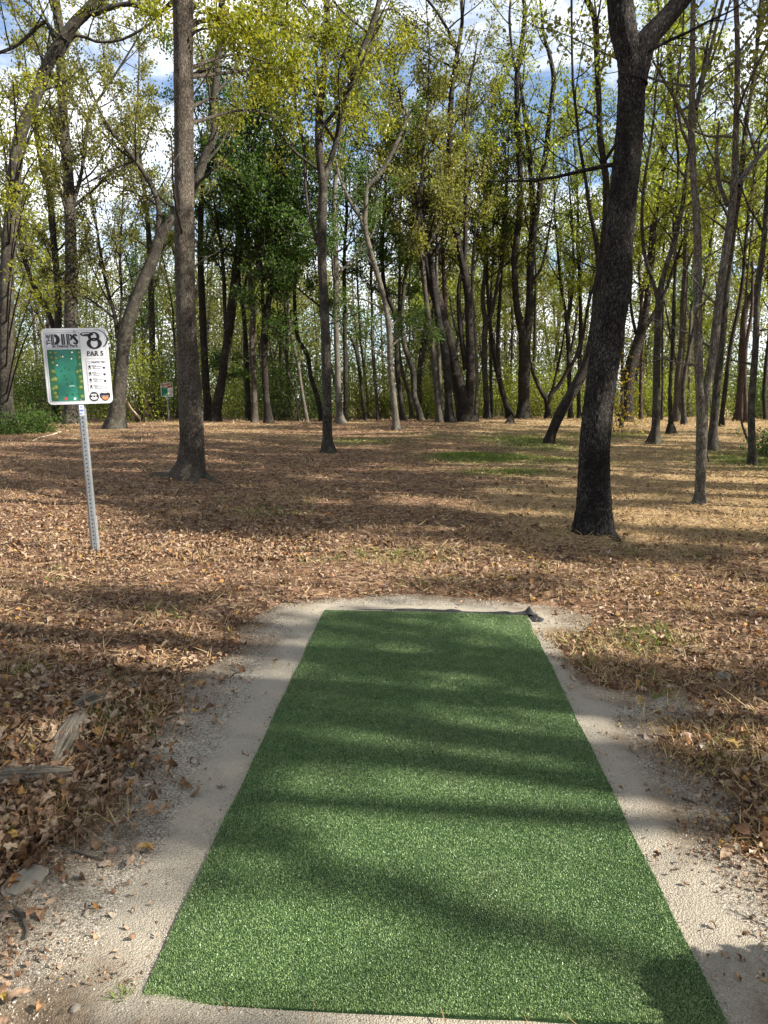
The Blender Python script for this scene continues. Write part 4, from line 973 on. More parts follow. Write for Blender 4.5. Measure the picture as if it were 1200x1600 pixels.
tree('thin straight reddish trunk between the thick leaning dark tree and the flare-footed grey tree',
     [[(1001, 655, 7), (1001, 620, 6), (1002, 560, 6), (1003, 500, 5), (1000, 440, 5)]], Y=41, bark='red', leaf='lime', cz=6, n=2200, Ht=15, ls=.14)
tree('small dark-footed tree just right of the flare-footed grey tree',
     [[(1047, 678, 10), (1048, 660, 7), (1047, 610, 6), (1051, 540, 6), (1053, 480, 6), (1055, 410, 5), (1053, 340, 5), (1060, 270, 4), (1056, 200, 4)]], bark='dark', leaf='lime', cz=6, n=2400, Ht=15, ls=.12, flare=.7)
tree('pencil-thin dark tree behind the flare-footed grey tree, right side',
     [[(1034, 656, 4), (1035, 600, 3.5), (1035, 540, 3.5), (1036, 460, 3), (1037, 390, 3)]], Y=40, bark='dark', leaf='lime', cz=6, n=1400, Ht=13, ls=.14)
tree('stout dark ridged trunk left in the leaning pair beside the pale two-stemmed tree',
     [[(1058, 662, 17), (1058, 630, 12), (1060, 590, 11), (1066, 530, 10), (1068, 480, 10), (1071, 420, 9), (1073, 350, 8), (1078, 280, 7)]], Y=37, bark='brown', leaf='lime', cz=6.5, n=3200, Ht=18, ls=.13)
tree('thinner grey trunk right in the leaning pair beside the pale two-stemmed tree',
     [[(1069, 668, 10), (1068, 640, 7), (1068, 600, 7), (1077, 545, 6), (1083, 520, 6), (1092, 480, 5), (1104, 430, 5), (1112, 370, 4)]], Y=34, bark='grey', leaf='lime', cz=6, n=2200, Ht=15, ls=.13)
tree('slim dark tree leaning right behind the shaggy-rooted grey tree',
     [[(1127, 671, 9), (1128, 650, 7), (1134, 600, 7), (1142, 540, 6), (1150, 500, 6), (1157, 465, 6), (1162, 420, 5), (1168, 350, 5), (1178, 280, 4)]], Y=32, bark='dark', leaf='lime', cz=6, n=2400, Ht=15, ls=.12)
tree('reddish brown thick trunk bending right, behind the slender straight tree at the right edge',
     [[(1156, 660, 18), (1156, 640, 12), (1158, 600, 11), (1161, 560, 11), (1161, 520, 10), (1163, 490, 9), (1170, 470, 9), (1178, 455, 8), (1192, 420, 7), (1204, 370, 6)], [(1162, 500, 5), (1166, 460, 4), (1168, 420, 4), (1166, 350, 3)]],
     Y=38, bark='red', leaf='lime', cz=6, n=3200, Ht=17, ls=.13)
tree('reddish sunlit stub-like trunk beside the reddish bending trunk near the right edge',
     [[(1166, 663, 9), (1165, 630, 7), (1164, 590, 6), (1166, 540, 5), (1174, 490, 5), (1176, 430, 4)]], Y=36, bark='red', leaf='lime', cz=6, n=2000, Ht=14, ls=.13)
tree('thin dark trunk at the very right edge of the wood, in green undergrowth',
     [[(1196, 660, 7), (1194, 620, 6), (1197, 570, 6), (1203, 500, 5), (1200, 430, 5)]], Y=38, bark='dark', leaf='lime', cz=5, n=2400, Ht=15, ls=.13)
# hanging vine
def vine(label, px, Y, r):
    P = np.array([at(u, v, Y) for u, v in px]); c0 = np.array([P[0, 0], P[0, 1], gz(P[0, 0], P[0, 1])]); m = MB(); Q = catmull(P, .15)
    tube(m, Q - c0, np.linspace(r, r * .6, len(Q)), 6, noise=rough_noise(9, .2)); ob = m.build('vine', TWIG, smooth=True, loc=tuple(c0)); tag(ob, label, 'vine')
vine('thin dark vine looping down beside the slender straight tree at the right edge', [(1172, 706), (1169, 690), (1160, 665), (1157, 640), (1161, 600), (1164, 560), (1163, 500), (1168, 440), (1172, 380), (1178, 330)], 22.6, .035)
vine('pale dangling vine along the shaggy-rooted grey tree', [(1107, 722), (1104, 700), (1108, 670), (1111, 640), (1108, 610), (1112, 580), (1122, 560)], 13.2, .012)
# ---- trees farther back in the stand, and the ones outside the frame whose shade crosses the clearing
def grown(label, x, y, H, r, bark, leaf, n, cz, group, bl=3.2, ls=.15, fork=None, dens=1.5, sig=.2, lean=.04, dead=.6, rmin=.012, ns=10, cat='tree'):
    base = np.array([x, y, gz(x, y)]); root = empty('tree', tuple(base), label, cat, group); tk = MB(); C = []
    def stem(p, d, L, r0, r1):
        P = bend_path(p, d, L, max(4, int(L / 1.2)), .15, .05); Q = np.column_stack([P, r0 + (r1 - r0) * (np.linspace(0, 1, len(P)) ** .8)]); return catmull(Q, .4)
    az = random.random() * 6.28; d = (math.cos(az) * lean * 2, math.sin(az) * lean * 2, 1)
    Q = [stem((0, 0, -.2), d, H, r, .03)]
    for f in (fork or []):
        k = int(len(Q[0]) * f); q = Q[0][k]; a2 = random.random() * 6.28
        Q.append(stem(q[:3], (math.cos(a2) * .3, math.sin(a2) * .3, 1), H * (1 - f) * .9, q[3] * .75, .03))
    for k, q in enumerate(Q):
        tube(tk, q[:, :3], q[:, 3], ns, noise=rough_noise(1.6, .15), flare=(lambda th, s: 1 + .4 * np.exp(-s / (r * 1.4))) if k == 0 else None)
        branches(tk, C, q, cz, H * 1.2, dens, bl, rmin, 5)
        branches(tk, C, q, 1.6, cz, dead, bl * .5, rmin, 3, leafy=False, up=.1, el=(-10, 50))
    lv = MB(); put_leaves(lv, leaf_points(C, n, sig), np.full(n, ls))
    tk.build('trunk', BK[bark], root, smooth=True); lv.build('crown', LM[leaf], root, rnd=True); ALL.append(root)
    return root
GB = 'slim trees of the far stand behind the clearing'
LB = 'slim tree among the crowded far trunks at the back of the wood'
protos = [grown(LB, -6, 47, 17, .14, 'dark', 'olive', 4200, 6, GB), grown(LB, 4, 48, 18, .16, 'grey', 'lime', 4200, 6, GB, fork=[.3]), grown(LB, 11, 47, 15, .12, 'dark', 'lime', 3600, 5, GB, lean=.1),
          grown(LB, -13, 48, 16, .13, 'grey', 'green', 4200, 5, GB, fork=[.4]), grown(LB, -1, 46, 14, .09, 'pale', 'olive', 2600, 5, GB, lean=.08)]
placed = [np.array(p.location[:2]) for p in protos]
for k in range(400):
    y = random.uniform(45, 66); x = random.uniform(-.62, .62) * y; q = np.array([x, y])
    if min(np.linalg.norm(q - p) for p in placed) < 2.6: continue
    placed.append(q); o = protos[(k * 7 + int(x * 3)) % 5]
    copy_tree(o, (x, y, gz(x, y)), random.random() * 6.28, random.uniform(.8, 1.15))
    if len(placed) > 42: break
GS = 'tall trees right of the turf mat whose shade crosses it'
LS = 'tall woodland tree standing to the right of the turf mat, outside the photo'
sh = [grown(LS, 7.6, 1.75, 14, .15, 'grey', 'lime', 1700, 8, GS, bl=2.6, ls=.17, sig=.13, dens=1.0, fork=[.45], rmin=.01, ns=14, dead=.4, lean=.01),
      grown(LS, 10.5, -.3, 16, .17, 'brown', 'olive', 2600, 8, GS, bl=3., ls=.18, sig=.14, dens=1.0, fork=[.4], rmin=.01, ns=14, dead=.6, lean=.01),
      grown(LS, 13.5, -3.3, 15, .13, 'dark', 'lime', 1700, 7, GS, bl=2.8, ls=.17, sig=.13, dens=1.0, rmin=.01, ns=14, dead=.8, lean=.01)]
for k, (x, y, a) in enumerate(((14.5, 1.4, 1), (21, 2.2, 1), (14.6, 10.2, 0), (18.8, 11.2, 1), (16.4, 13.8, 2), (22, 14.5, 1), (19.2, 18.5, 0), (17.6, 22.5, 2), (23, 21, 1), (26, 26, 1), (9.8, 12.6, 2), (12.2, 14.5, 1), (13.6, 18., 0), (15.2, 20.4, 1), (20.5, 24.5, 2), (17, 28, 1), (23, 30.5, 0), (27.5, 17, 1), (26.5, 11.5, 2))):
    y -= .13 * x
    copy_tree(sh[a], (x, y, gz(x, y)), random.random() * 6.28, random.uniform(.9, 1.15))

sh.append(grown(LS, 10.8, 10.2, 14, .19, 'brown', 'lime', 4200, 6, GS, bl=2.8, ls=.2, sig=.16, dens=1.1, fork=[.35], rmin=.012, ns=14, dead=.6, lean=.02))
for k, (x, y) in enumerate(((13.8, 12.4), (11.6, 16.2), (15.2, 17.6), (17.5, 24.2), (20.5, 19.8), (19, 27.5))):
    y -= .13 * x
    copy_tree(sh[3], (x, y, gz(x, y)), random.random() * 6.28, random.uniform(.85, 1.1))
for k in range(17):                                   # slim stems just beyond the right edge: their shadows streak the clearing
    y = 10.5 + k * 1.25 + random.uniform(-.4, .4); x = .56 * y + 1.2 + random.random() * 4.5
    if k < 2: sl = (sl if k else []) + [grown(LS, x, y, 16, (.15, .2)[k], ('dark', 'grey')[k], 'lime', 2000, 8.5, GS, bl=2.6, ls=.15, sig=.12, dens=.9, rmin=.012, ns=14, dead=.5, lean=.02)]
    else: copy_tree(sl[k % 2], (x, y, gz(x, y)), random.random() * 6.28, random.uniform(.75, 1.1))
for x, y, r_ in ((8.6, 2.08, .25), (9.6, .47, .21)):
    grown(LS, x, y, 16, r_, 'brown', 'lime', 1400, 10.5, GS, bl=3, ls=.17, sig=.13, dens=1., rmin=.01, ns=18, dead=.3, lean=.005)
tall = None
for x, y in ((18, 2.6), (16.8, 4.6), (19.2, 6.4), (16.4, 8.6), (20, .6), (18.4, 10.8), (21, 4.4), (17.2, 13.2), (19.6, 15.5)):
    if tall is None: tall = grown('very tall high-crowned tree standing to the right of the clearing, outside the photo', x, y, 20.5, .2, 'brown', 'lime', 5200, 13.5, GS, bl=3., ls=.19, sig=.15, dens=1.4, rmin=.012, ns=14, dead=.15, lean=.01)
    else: copy_tree(tall, (x, y, gz(x, y)), random.random() * 6.28, random.uniform(.95, 1.08))
GL = 'unseen trees added behind and left of the turf mat to dim skylight'
LL = 'unseen leafy tree added behind or left of the turf mat to dim skylight'
for k, (x, y) in enumerate(((-7.5, 1.5), (-9.5, 5.5), (-11.5, .5), (-7, -3.5), (-12, 9), (-3.5, -6), (1.5, -8), (-9, -8), (6.5, -7), (-15, 4), (-1.5, -12.5), (5, -13.5), (11, -10), (-16, 13), (-7, -15), (-20, 20), (-14.5, -5))):
    copy_tree(protos[(k * 2) % 4], (x, y, gz(x, y)), random.random() * 6.28, random.uniform(.9, 1.1), LL, GL)  # unseen trees added to hold skylight back from the clearing

# ---- undergrowth
def leaf_mass(mb, boxes, ls, tk=None):
    for (x, y, w_, d_, h_, n) in boxes:
        K = max(5, n // 60); cx = x + rng.normal(0, w_ * .4, K); cy = y + rng.normal(0, d_ * .4, K); cz = h_ * rng.random(K) ** .8
        i = rng.integers(0, K, n); s_ = .16 * h_ + .12
        C = np.stack([cx[i] + rng.normal(0, s_, n), cy[i] + rng.normal(0, s_, n), np.abs(cz[i] + rng.normal(0, s_ * .8, n))], 1)
        C[:, 2] += gh(C[:, 0], C[:, 1]); put_leaves(mb, C, np.full(n, ls))
        if tk is not None:
            for k in range(K):
                g = gz(cx[k] * .6 + x * .4, y); P = bend_path((cx[k] * .6 + x * .4, cy[k] * .6 + y * .4, g - .05), (rng.normal(0, .25), rng.normal(0, .2), 1), cz[k] + .4, 5, .05, .12)
                tube(tk, P, np.linspace(.014, .004, 6), 4, cap=False)
def merge(a, b):
    m = MB(); m.v = a.v + b.v; off = a.n
    m.q = a.q + [q + off for q in b.q]; m.mq = a.mq + [x * 0 + 1 for x in b.mq]; m.rq = a.rq + b.rq
    m.t = a.t + [q + off for q in b.t]; m.mt = a.mt + [x * 0 + 1 for x in b.mt]; m.rt = a.rt + b.rt
    return m
def shrub(label, px, Y, w_, h_, n, leaf, ls=.1, cat='shrub', d_=1.):
    c = at(px[0], px[1], Y); g = np.array([c[0], Y, gz(c[0], Y)]); lv = MB(); tk = MB()
    leaf_mass(lv, [(c[0], Y, w_, d_, h_, int(n * 1.5))], ls, tk); m = merge(lv, tk); m.v = [v - g for v in m.v]
    tag(m.build('shrub', [LM[leaf], TWIG], rnd=True, loc=tuple(g)), label, cat)
lv = MB(); tk = MB(); leaf_mass(MB(), [(1.95, 1.36, .12, .08, .55, 500)], .045, tk); C = unit(rng.normal(0, 1, (15000, 3))) * (rng.random(15000) ** .4)[:, None] * np.array([.40, .26, .40]); C *= (.75 + .5 * fbm(C * 4 + 3, 2))[:, None]; C += np.array([1.86, 1.40, .41]); C[:, 2] = np.maximum(C[:, 2], .03); put_leaves(lv, C, np.full(15000, .045)); m = merge(lv, tk); g = np.array([2.0, 1.44, gz(2.0, 1.44)]); m.v = [v - g for v in m.v]  # unseen shrub added only to throw a shadow at the near right corner
tag(m.build('shrub', [LM['green'], TWIG], rnd=True, loc=tuple(g)), 'unseen dense knee-high shrub added right of the turf mat to shade its near end', 'shrub')
shrub('low green weedy bush at the left edge, at the foot of the pale spotted tree', (22, 672), 27, 1.6, .7, 2600, 'green', .09, d_=1.6)
shrub('low green weeds trailing right of the leftmost bush, left of the sign post', (70, 680), 28, 1., .4, 900, 'green', .08)
shrub('bright yellow green bush just right of the mossy leaning tree', (214, 600), 36, .8, 3.6, 2000, 'lime', .12)
shrub('dark green bush behind the sign board, left of the mossy leaning tree', (60, 620), 38, 3., 2.2, 2600, 'dark', .12)
shrub('dark bush surrounding the small distant sign', (262, 640), 42.5, 2.2, 2.6, 2400, 'dark', .12, d_=.5)
shrub('dark green bush in the shade left of the slim forked tree', (440, 640), 40, 2.4, 3., 2800, 'dark', .12)
shrub('sunlit bush behind the two leaning saplings', (490, 640), 42, 1.8, 2.6, 2000, 'green', .12)
shrub('sunny green bush between the grey flare-footed tree and the thin pale tree', (585, 640), 43, 2.6, 2.4, 2600, 'lime', .12)
shrub('round sunlit green bush just left of the cluster by the leaning twin trunk', (667, 630), 42.5, .9, 2., 1300, 'lime', .12)
shrub('yellow green bush behind the burl-footed leaning tree', (785, 640), 44, 1.6, 2., 1500, 'lime', .12)
shrub('bright yellow green thicket behind the low V-forked tree', (850, 635), 45, 2.6, 2.6, 3000, 'lime', .12)
shrub('golden leaved sapling spray against the right flank of the big scaly-barked tree', (962, 650), 27, .5, 2.6, 420, 'gold', .11, cat='sapling', d_=.5)
shrub('green thicket behind the flare-footed grey tree', (1030, 640), 44, 2.2, 2.4, 2200, 'lime', .12)
shrub('green bush at the right edge behind the slender straight tree', (1190, 640), 40, 1.6, 2.2, 2400, 'green', .12)
shrub('dark grassy hump at the right edge beside the slender straight tree', (1196, 715), 19, .6, .5, 900, 'green', .07, cat='bush', d_=.8)
# ground hugging growth along the back edge, uncountable
mb = MB(); bx = []
for k in range(150):
    y = random.uniform(42.5, 56); x = random.uniform(-.6, .6) * y; bx.append((x, y, random.uniform(.8, 2.2), 1., random.uniform(.3, 2.4) + 3.2 * random.random() ** 2, random.randint(250, 800)))
leaf_mass(mb, bx, .12); u = mb.build('undergrowth', leaf_mat('mixed_leaf', [(0, (.03, .05, .014)), (.5, (.09, .11, .025)), (.85, (.19, .19, .035)), (1, (.28, .22, .06))], .45), rnd=True)
tag(u, 'mixed green and yellow undergrowth along the back of the clearing', kind='stuff')
# the far wood
mb = MB(); tk = MB()
for k in range(150):
    y = random.uniform(62, 105); x = random.uniform(-.66, .66) * y; g = gz(x, y); H = random.uniform(13, 21); lean = random.gauss(0, .05)
    P = bend_path((x, y, g - .3), (lean, 0, 1), H, 7, .05, .05); tube(tk, P, np.linspace(random.uniform(.10, .26), .04, 8), 6, cap=False)
    for b_ in range(6):
        q = P[random.randint(2, 6)]; P2 = bend_path(q, (random.gauss(0, 1), random.gauss(0, .5), random.uniform(.4, 1.4)), random.uniform(2, 5), 4, .2, .15); tube(tk, P2, np.linspace(.06, .025, 5), 4, cap=False)
    n = random.randint(1600, 2600); K = 30
    cc = np.stack([x + rng.normal(0, 1.9, K), y + rng.normal(0, 1.6, K), g + rng.uniform(.16, 1.0, K) * H], 1)
    i = rng.integers(0, K, n); put_leaves(mb, cc[i] + rng.normal(0, .75, (n, 3)), np.full(n, .27))
bx = []
for k in range(170):
    y = random.uniform(54, 92); x = random.uniform(-.64, .64) * y; bx.append((x, y, 2.4, 1.5, random.uniform(1., 3.5) + random.random() ** 3 * 5, 650))
leaf_mass(mb, bx, .22)
FW = MB()
FW.v = mb.v + [v for v in tk.v]; off = mb.n
FW.q = mb.q + [q + off for q in tk.q]; FW.mq = mb.mq + [m * 0 + 1 for m in tk.mq]; FW.rq = mb.rq + tk.rq
o = FW.build('far_woods', [leaf_mat('far_leaf', [(0, (.045, .065, .02)), (.5, (.11, .125, .035)), (.85, (.20, .19, .05)), (1, (.27, .20, .07))], .45), BK['grey']], rnd=True)
tag(o, 'distant sunlit wood seen between the nearer trunks', kind='stuff')
# stump and fallen branches
t = tree  # keep name
def stump():
    g = ground_at(800, 661); g[1] = min(g[1], 36); c = at(797, 662, 35); c[2] = gz(c[0], 35); m = MB()
    tube(m, np.array([[0, 0, -.1], [0, 0, .06], [.01, 0, .16], [.02, 0, .22]]), [.34, .24, .20, .18], 16, noise=rough_noise(6, .3)); ob = m.build('tree_stump', BK['brown'], smooth=True, loc=tuple(c)); tag(ob, 'low brown stump in the grass in front of the burl-footed leaning tree', 'stump')
stump()
DRY = plain('bare_dead_wood', (.30, .25, .19), .9)
def deadfall(px, Y, r, label, mat=DRY):
    P = np.array([at(u, v, Y + 1.5 * k) for k, (u, v) in enumerate(px)]); P[-1, 2] = gz(P[-1, 0], P[-1, 1]) + r; c0 = np.array([P[-1, 0], P[-1, 1], gz(P[-1, 0], P[-1, 1])])
    Q = catmull(P, .15); m = MB(); tube(m, Q - c0, np.linspace(r * .6, r, len(Q)), 7, noise=rough_noise(5, .2)); ob = m.build('fallen_branch', mat, smooth=True, loc=tuple(c0)); tag(ob, label, 'branch')
deadfall([(195, 621), (203, 636), (213, 648), (222, 658), (232, 667)], 32, .07, 'pale crooked dead branch leaning to the ground right of the mossy leaning tree')
deadfall([(224, 618), (232, 638), (240, 650)], 35, .05, 'pale dead branch behind the crooked one, left of the small distant sign')
deadfall([(50, 690), (62, 684), (80, 680), (95, 686)], 23, .04, 'pale dead branch lying in the leaves left of the sign post')

# ------------------------------------------------------------------ the tee signs
WHITE = plain('sign_white', (.56, .57, .58), .35, 0, .5, .02); INK_AND_SHADE = plain('sign_black', (.018, .018, .02), .5, 0, .3, 0); GREY = plain('sign_grey', (.33, .34, .36), .45, 0, .4, .03)
MAPG = NT('printed_fairway'); MAPG.principled(MAPG.ramp(MAPG.noise(MAPG.obj(), 5, 4), [(.3, (.010, .115, .078)), (.7, (.022, .20, .135))]), .35, spec=.5)
EDGE = plain('printed_dark_green', (.015, .10, .05), .4); TREEC = plain('printed_tree', (.075, .13, .035), .4, var=.2, scale=120); TREEL = plain('printed_tree_light', (.19, .25, .07), .4, var=.2, scale=120)
RED = plain('printed_red', (.62, .06, .07), .4); CREAM = plain('printed_cream', (.82, .88, .74), .4); ORANGE = plain('printed_orange', (.55, .19, .08), .4); MAROON = plain('printed_maroon', (.24, .02, .05), .4); PINK = plain('printed_pink', (.55, .36, .40), .4)
GALV = NT('galvanised_steel'); o = GALV.obj(); GALV.principled(GALV.ramp(GALV.noise(o, 60, 4), [(.3, (.22, .235, .24)), (.7, (.38, .40, .415))]), .42, GALV.bump(GALV.noise(o, 200, 2), .1, .001), metal=.75, spec=.5)
GALV = GALV.m; MAPG = MAPG.m

class Flat:
    """flat printing on the sign: x to the right, z up, each layer a little proud of the one below"""
    def __init__(s): s.mb = MB()
    def ngon(s, pts, y, mat):
        pts = np.asarray(pts, float); c = pts.mean(0); n = len(pts)
        v = np.column_stack([np.append(pts[:, 0], c[0]), np.full(n + 1, -y), np.append(pts[:, 1], c[1])]); i = np.arange(n)
        s.mb.add(v, None, np.stack([i, (i + 1) % n, np.full(n, n)], 1), mat)
    def rect(s, x0, z0, x1, z1, y, mat): s.mb.add([(x0, -y, z0), (x1, -y, z0), (x1, -y, z1), (x0, -y, z1)], [(0, 1, 2, 3)], mat=mat)
    def quad(s, p, y, mat): s.mb.add([(a, -y, b) for a, b in p], [(0, 1, 2, 3)], mat=mat)
    def frame(s, x0, z0, x1, z1, w_, y, mat):
        s.rect(x0, z0, x1, z0 + w_, y, mat); s.rect(x0, z1 - w_, x1, z1, y, mat); s.rect(x0, z0 + w_, x0 + w_, z1 - w_, y, mat); s.rect(x1 - w_, z0 + w_, x1, z1 - w_, y, mat)
    def ring(s, cx, cz, ro, ri, y, mat, a0=0, a1=360, n=40, off=(0, 0)):
        a = np.radians(np.linspace(a0, a1, n)); o_ = np.stack([cx + ro[0] * np.cos(a), cz + ro[1] * np.sin(a)], 1); i_ = np.stack([cx + off[0] + ri[0] * np.cos(a), cz + off[1] + ri[1] * np.sin(a)], 1)
        v = np.vstack([o_, i_]); k = np.arange(n - 1); s.mb.add(np.column_stack([v[:, 0], np.full(2 * n, -y), v[:, 1]]), np.stack([k, k + 1, n + k + 1, n + k], 1), mat=mat)
    def text(s, txt, cx, cz, h, y, mat, width=None, bold=0., rot=0., serif=False):
        cu = D.curves.new('letters', 'FONT'); cu.body = txt; cu.size = 1; cu.align_x = 'CENTER'; cu.align_y = 'CENTER'; cu.offset = bold; cu.resolution_u = 3
        ob = D.objects.new('letters', cu); COL.objects.link(ob); me = D.meshes.new_from_object(ob.evaluated_get(bpy.context.evaluated_depsgraph_get()))
        me.calc_loop_triangles(); v = np.array([tuple(q.co) for q in me.vertices]).reshape(-1, 3); tr = np.array([tuple(q.vertices) for q in me.loop_triangles]).reshape(-1, 3)
        D.objects.remove(ob); D.curves.remove(cu); D.meshes.remove(me)
        lo, hi = v.min(0), v.max(0); v = v - (lo + hi) / 2; sz = h / (hi[1] - lo[1]); sx = width / (hi[0] - lo[0]) if width else sz
        X, Zv = v[:, 0] * sx, v[:, 1] * sz; c, s_ = math.cos(rot), math.sin(rot)
        s.mb.add(np.column_stack([cx + X * c - Zv * s_, np.full(len(v), -y), cz + X * s_ + Zv * c]), None, tr, mat)
    def build(s, name, mats, parent): return s.mb.build(name, mats, parent)

def rounded(w_, h_, r, n=6):
    P = []
    for cx, cz, a0 in ((w_ / 2 - r, h_ / 2 - r, 0), (-w_ / 2 + r, h_ / 2 - r, 90), (-w_ / 2 + r, -h_ / 2 + r, 180), (w_ / 2 - r, -h_ / 2 + r, 270)):
        for k in range(n + 1): a = R(a0 + 90 * k / n); P.append((cx + r * math.cos(a), cz + r * math.sin(a)))
    return np.array(P)

def sign(base_px, Y, top_px, bot_px, wpx, label, full=True, tilt=-1.8, yaw=10.):
    p = at(*base_px, Y); p[2] = gz(p[0], Y); k_ = depth(p) / F
    root = empty('tee_sign', tuple(p), label, 'sign'); root.rotation_euler = Euler((0, R(tilt), R(yaw)), 'XYZ')
    z1 = at(*top_px, Y)[2] - p[2]; z0 = at(*bot_px, Y)[2] - p[2]; w_ = wpx * k_; h_ = z1 - z0; zc = (z0 + z1) / 2
    # post: perforated U-channel
    pw = .062; m = MB(); cell = .0415; nc = int((z1 - .06) / cell)
    for k in range(nc):
        a = -.02 + k * cell; c = a + cell / 2; hw, hr = .021, .0075
        oct_ = [(hr * math.cos(R(22.5 + 45 * q)), c + hr * math.sin(R(22.5 + 45 * q))) for q in range(8)]
        rim = [(hw, c + .009), (.009, a + cell), (-.009, a + cell), (-hw, c + .009), (-hw, c - .009), (-.009, a), (.009, a), (hw, c - .009)]
        v = [(x, -.016, z) for x, z in oct_] + [(x, -.016, z) for x, z in rim] + [(hw, -.016, a + cell), (-hw, -.016, a + cell), (-hw, -.016, a), (hw, -.016, a)]
        m.add(v, [(q, 8 + q, 8 + (q + 1) % 8, (q + 1) % 8) for q in range(8)], [(8, 16, 9), (10, 17, 11), (12, 18, 13), (14, 19, 15)])
    zt = -.02 + nc * cell
    for s_ in (-1, 1):
        m.add([(s_ * .021, -.016, -.02), (s_ * .031, .004, -.02), (s_ * .031, .004, zt), (s_ * .021, -.016, zt)], [(0, 1, 2, 3)])
        m.add([(s_ * .031, .004, -.02), (s_ * .038, .006, -.02), (s_ * .038, .006, zt), (s_ * .031, .004, zt)], [(0, 1, 2, 3)])
    m.add([(-.031, .0045, -.02), (.031, .0045, -.02), (.031, .0045, zt), (-.031, .0045, zt)], [(0, 1, 2, 3)], mat=1)  # black sheet standing in for the shade inside the channel, behind the holes
    post = m.build('post', [GALV, INK_AND_SHADE], root)
    if full:
        m = MB(); hz = .36
        for k in range(int(hz / cell)):
            pass
        for s_ in (-1, 1):
            m.add([(s_ * .0335, .001, -.05), (s_ * .044, .012, -.05), (s_ * .044, .012, hz), (s_ * .0335, .001, hz)], [(0, 1, 2, 3)])
            m.add([(s_ * .0225, -.019, -.05), (s_ * .0335, .001, -.05), (s_ * .0335, .001, hz), (s_ * .0225, -.019, hz)], [(0, 1, 2, 3)])
        m.build('ground_sleeve', GALV, post)
        f = Flat(); f.rect(-.021, z0 - .115, .021, z0 - .01, .0185, 0); f.rect(-.017, z0 - .075, .017, z0 - .055, .0195, 1); f.rect(-.017, z0 - .105, .006, z0 - .09, .0195, 1); f.ring(.0, z0 - .03, (.013, .009), (.006, .004), .0195, 1); f.build('sticker', [WHITE, plain('printed_blue', (.08, .15, .42), .4)], post)
    # board
    P = rounded(w_, h_, .045); n = len(P); m = MB()
    yb = -.0185 if not full else -.0185
    fr = np.column_stack([P[:, 0], np.full(n, -.024), P[:, 1] + zc]); bk = np.column_stack([P[:, 0], np.full(n, -.0195), P[:, 1] + zc]); i = np.arange(n)
    m.add(np.vstack([fr, [[0, -.024, zc]]]), None, np.stack([i, (i + 1) % n, np.full(n, n)], 1)); m.add(np.vstack([bk, [[0, -.0195, zc]]]), None, np.stack([(i + 1) % n, i, np.full(n, n)], 1))
    m.add(np.vstack([fr, bk]), np.stack([i, n + i, n + (i + 1) % n, (i + 1) % n], 1))
    board = m.build('sign_board', WHITE, root)
    X = lambda a: -w_ / 2 + a * w_
    Zf = lambda b: z1 - b * h_
    return root, board, X, Zf, w_, h_, z0, z1

S_Y = ground_at(149, 861)[1]
root, board, X, Zf, w_, h_, z0, z1 = sign((149, 861), S_Y, (117, 513), (127, 631), 93, 'nearer galvanised post with a white course sign reading 8 PAR 5, left of the clearing')
y1, y2, y3 = .0252, .0262, .0272
# border line and blocks, printed on the board (fractions of the board measured off the photograph)
f = Flat()
f.frame(X(.035), Zf(.965), X(.965), Zf(.028), .0035, y1, 0)
f.frame(X(.055), Zf(.258), X(.575), Zf(.052), .006, y2, 0)
f.frame(X(.635), Zf(.845), X(.945), Zf(.40), .003, y2, 1); f.rect(X(.645), Zf(.84), X(.935), Zf(.405), y1, 2)
f.build('border_lines', [GREY, GREY, plain('sign_pale_grey', (.56, .57, .60), .4, 0, .4, .02)], board)
# title block
f = Flat(); bx0, bx1, bz0, bz1 = X(.14), X(.555), Zf(.215), Zf(.075)
def bar(a, b, c, d): f.rect(bx0 + a * (bx1 - bx0), bz0 + c * (bz1 - bz0), bx0 + b * (bx1 - bx0), bz0 + d * (bz1 - bz0), y2, 0)
def arcring(cx, cz, ro, ri, a0, a1): f.ring(bx0 + cx * (bx1 - bx0), bz0 + cz * (bz1 - bz0), (ro[0] * (bx1 - bx0), ro[1] * (bz1 - bz0)), (ri[0] * (bx1 - bx0), ri[1] * (bz1 - bz0)), y2, 0, a0, a1, 24)
bar(.0, .10, 0, 1); arcring(.12, .5, (.20, .5), (.06, .26), -90, 90)                                   # D
bar(.37, .50, 0, 1)                                                                                     # I
bar(.56, .67, 0, 1); arcring(.69, .70, (.10, .30), (.03, .12), -90, 90)                                  # P
arcring(.88, .73, (.105, .27), (.03, .11), 20, 255); arcring(.885, .27, (.105, .27), (.03, .11), -165, 80)   # S
f.quad([(bx0 + a * (bx1 - bx0), bz0 + b * (bz1 - bz0)) for a, b in ((.79, .70), (.87, .80), (.985, .30), (.90, .20))], y2 + .0003, 0)
f.text('THE', X(.098), Zf(.145), .036 * w_ / .6, y2, 0, width=.105, bold=.03, rot=math.pi / 2); f.text('at Denny Park', X(.345), Zf(.234), .032, y2, 0, width=.40 * w_, bold=.035)
for a in (.05, .435, .615): f.rect(bx0 + (a - .006) * (bx1 - bx0), bz0 + .04 * (bz1 - bz0), bx0 + (a + .014) * (bx1 - bx0), bz0 + .96 * (bz1 - bz0), y3, 1)
f.build('title_lettering', [INK_AND_SHADE, GREY], board)
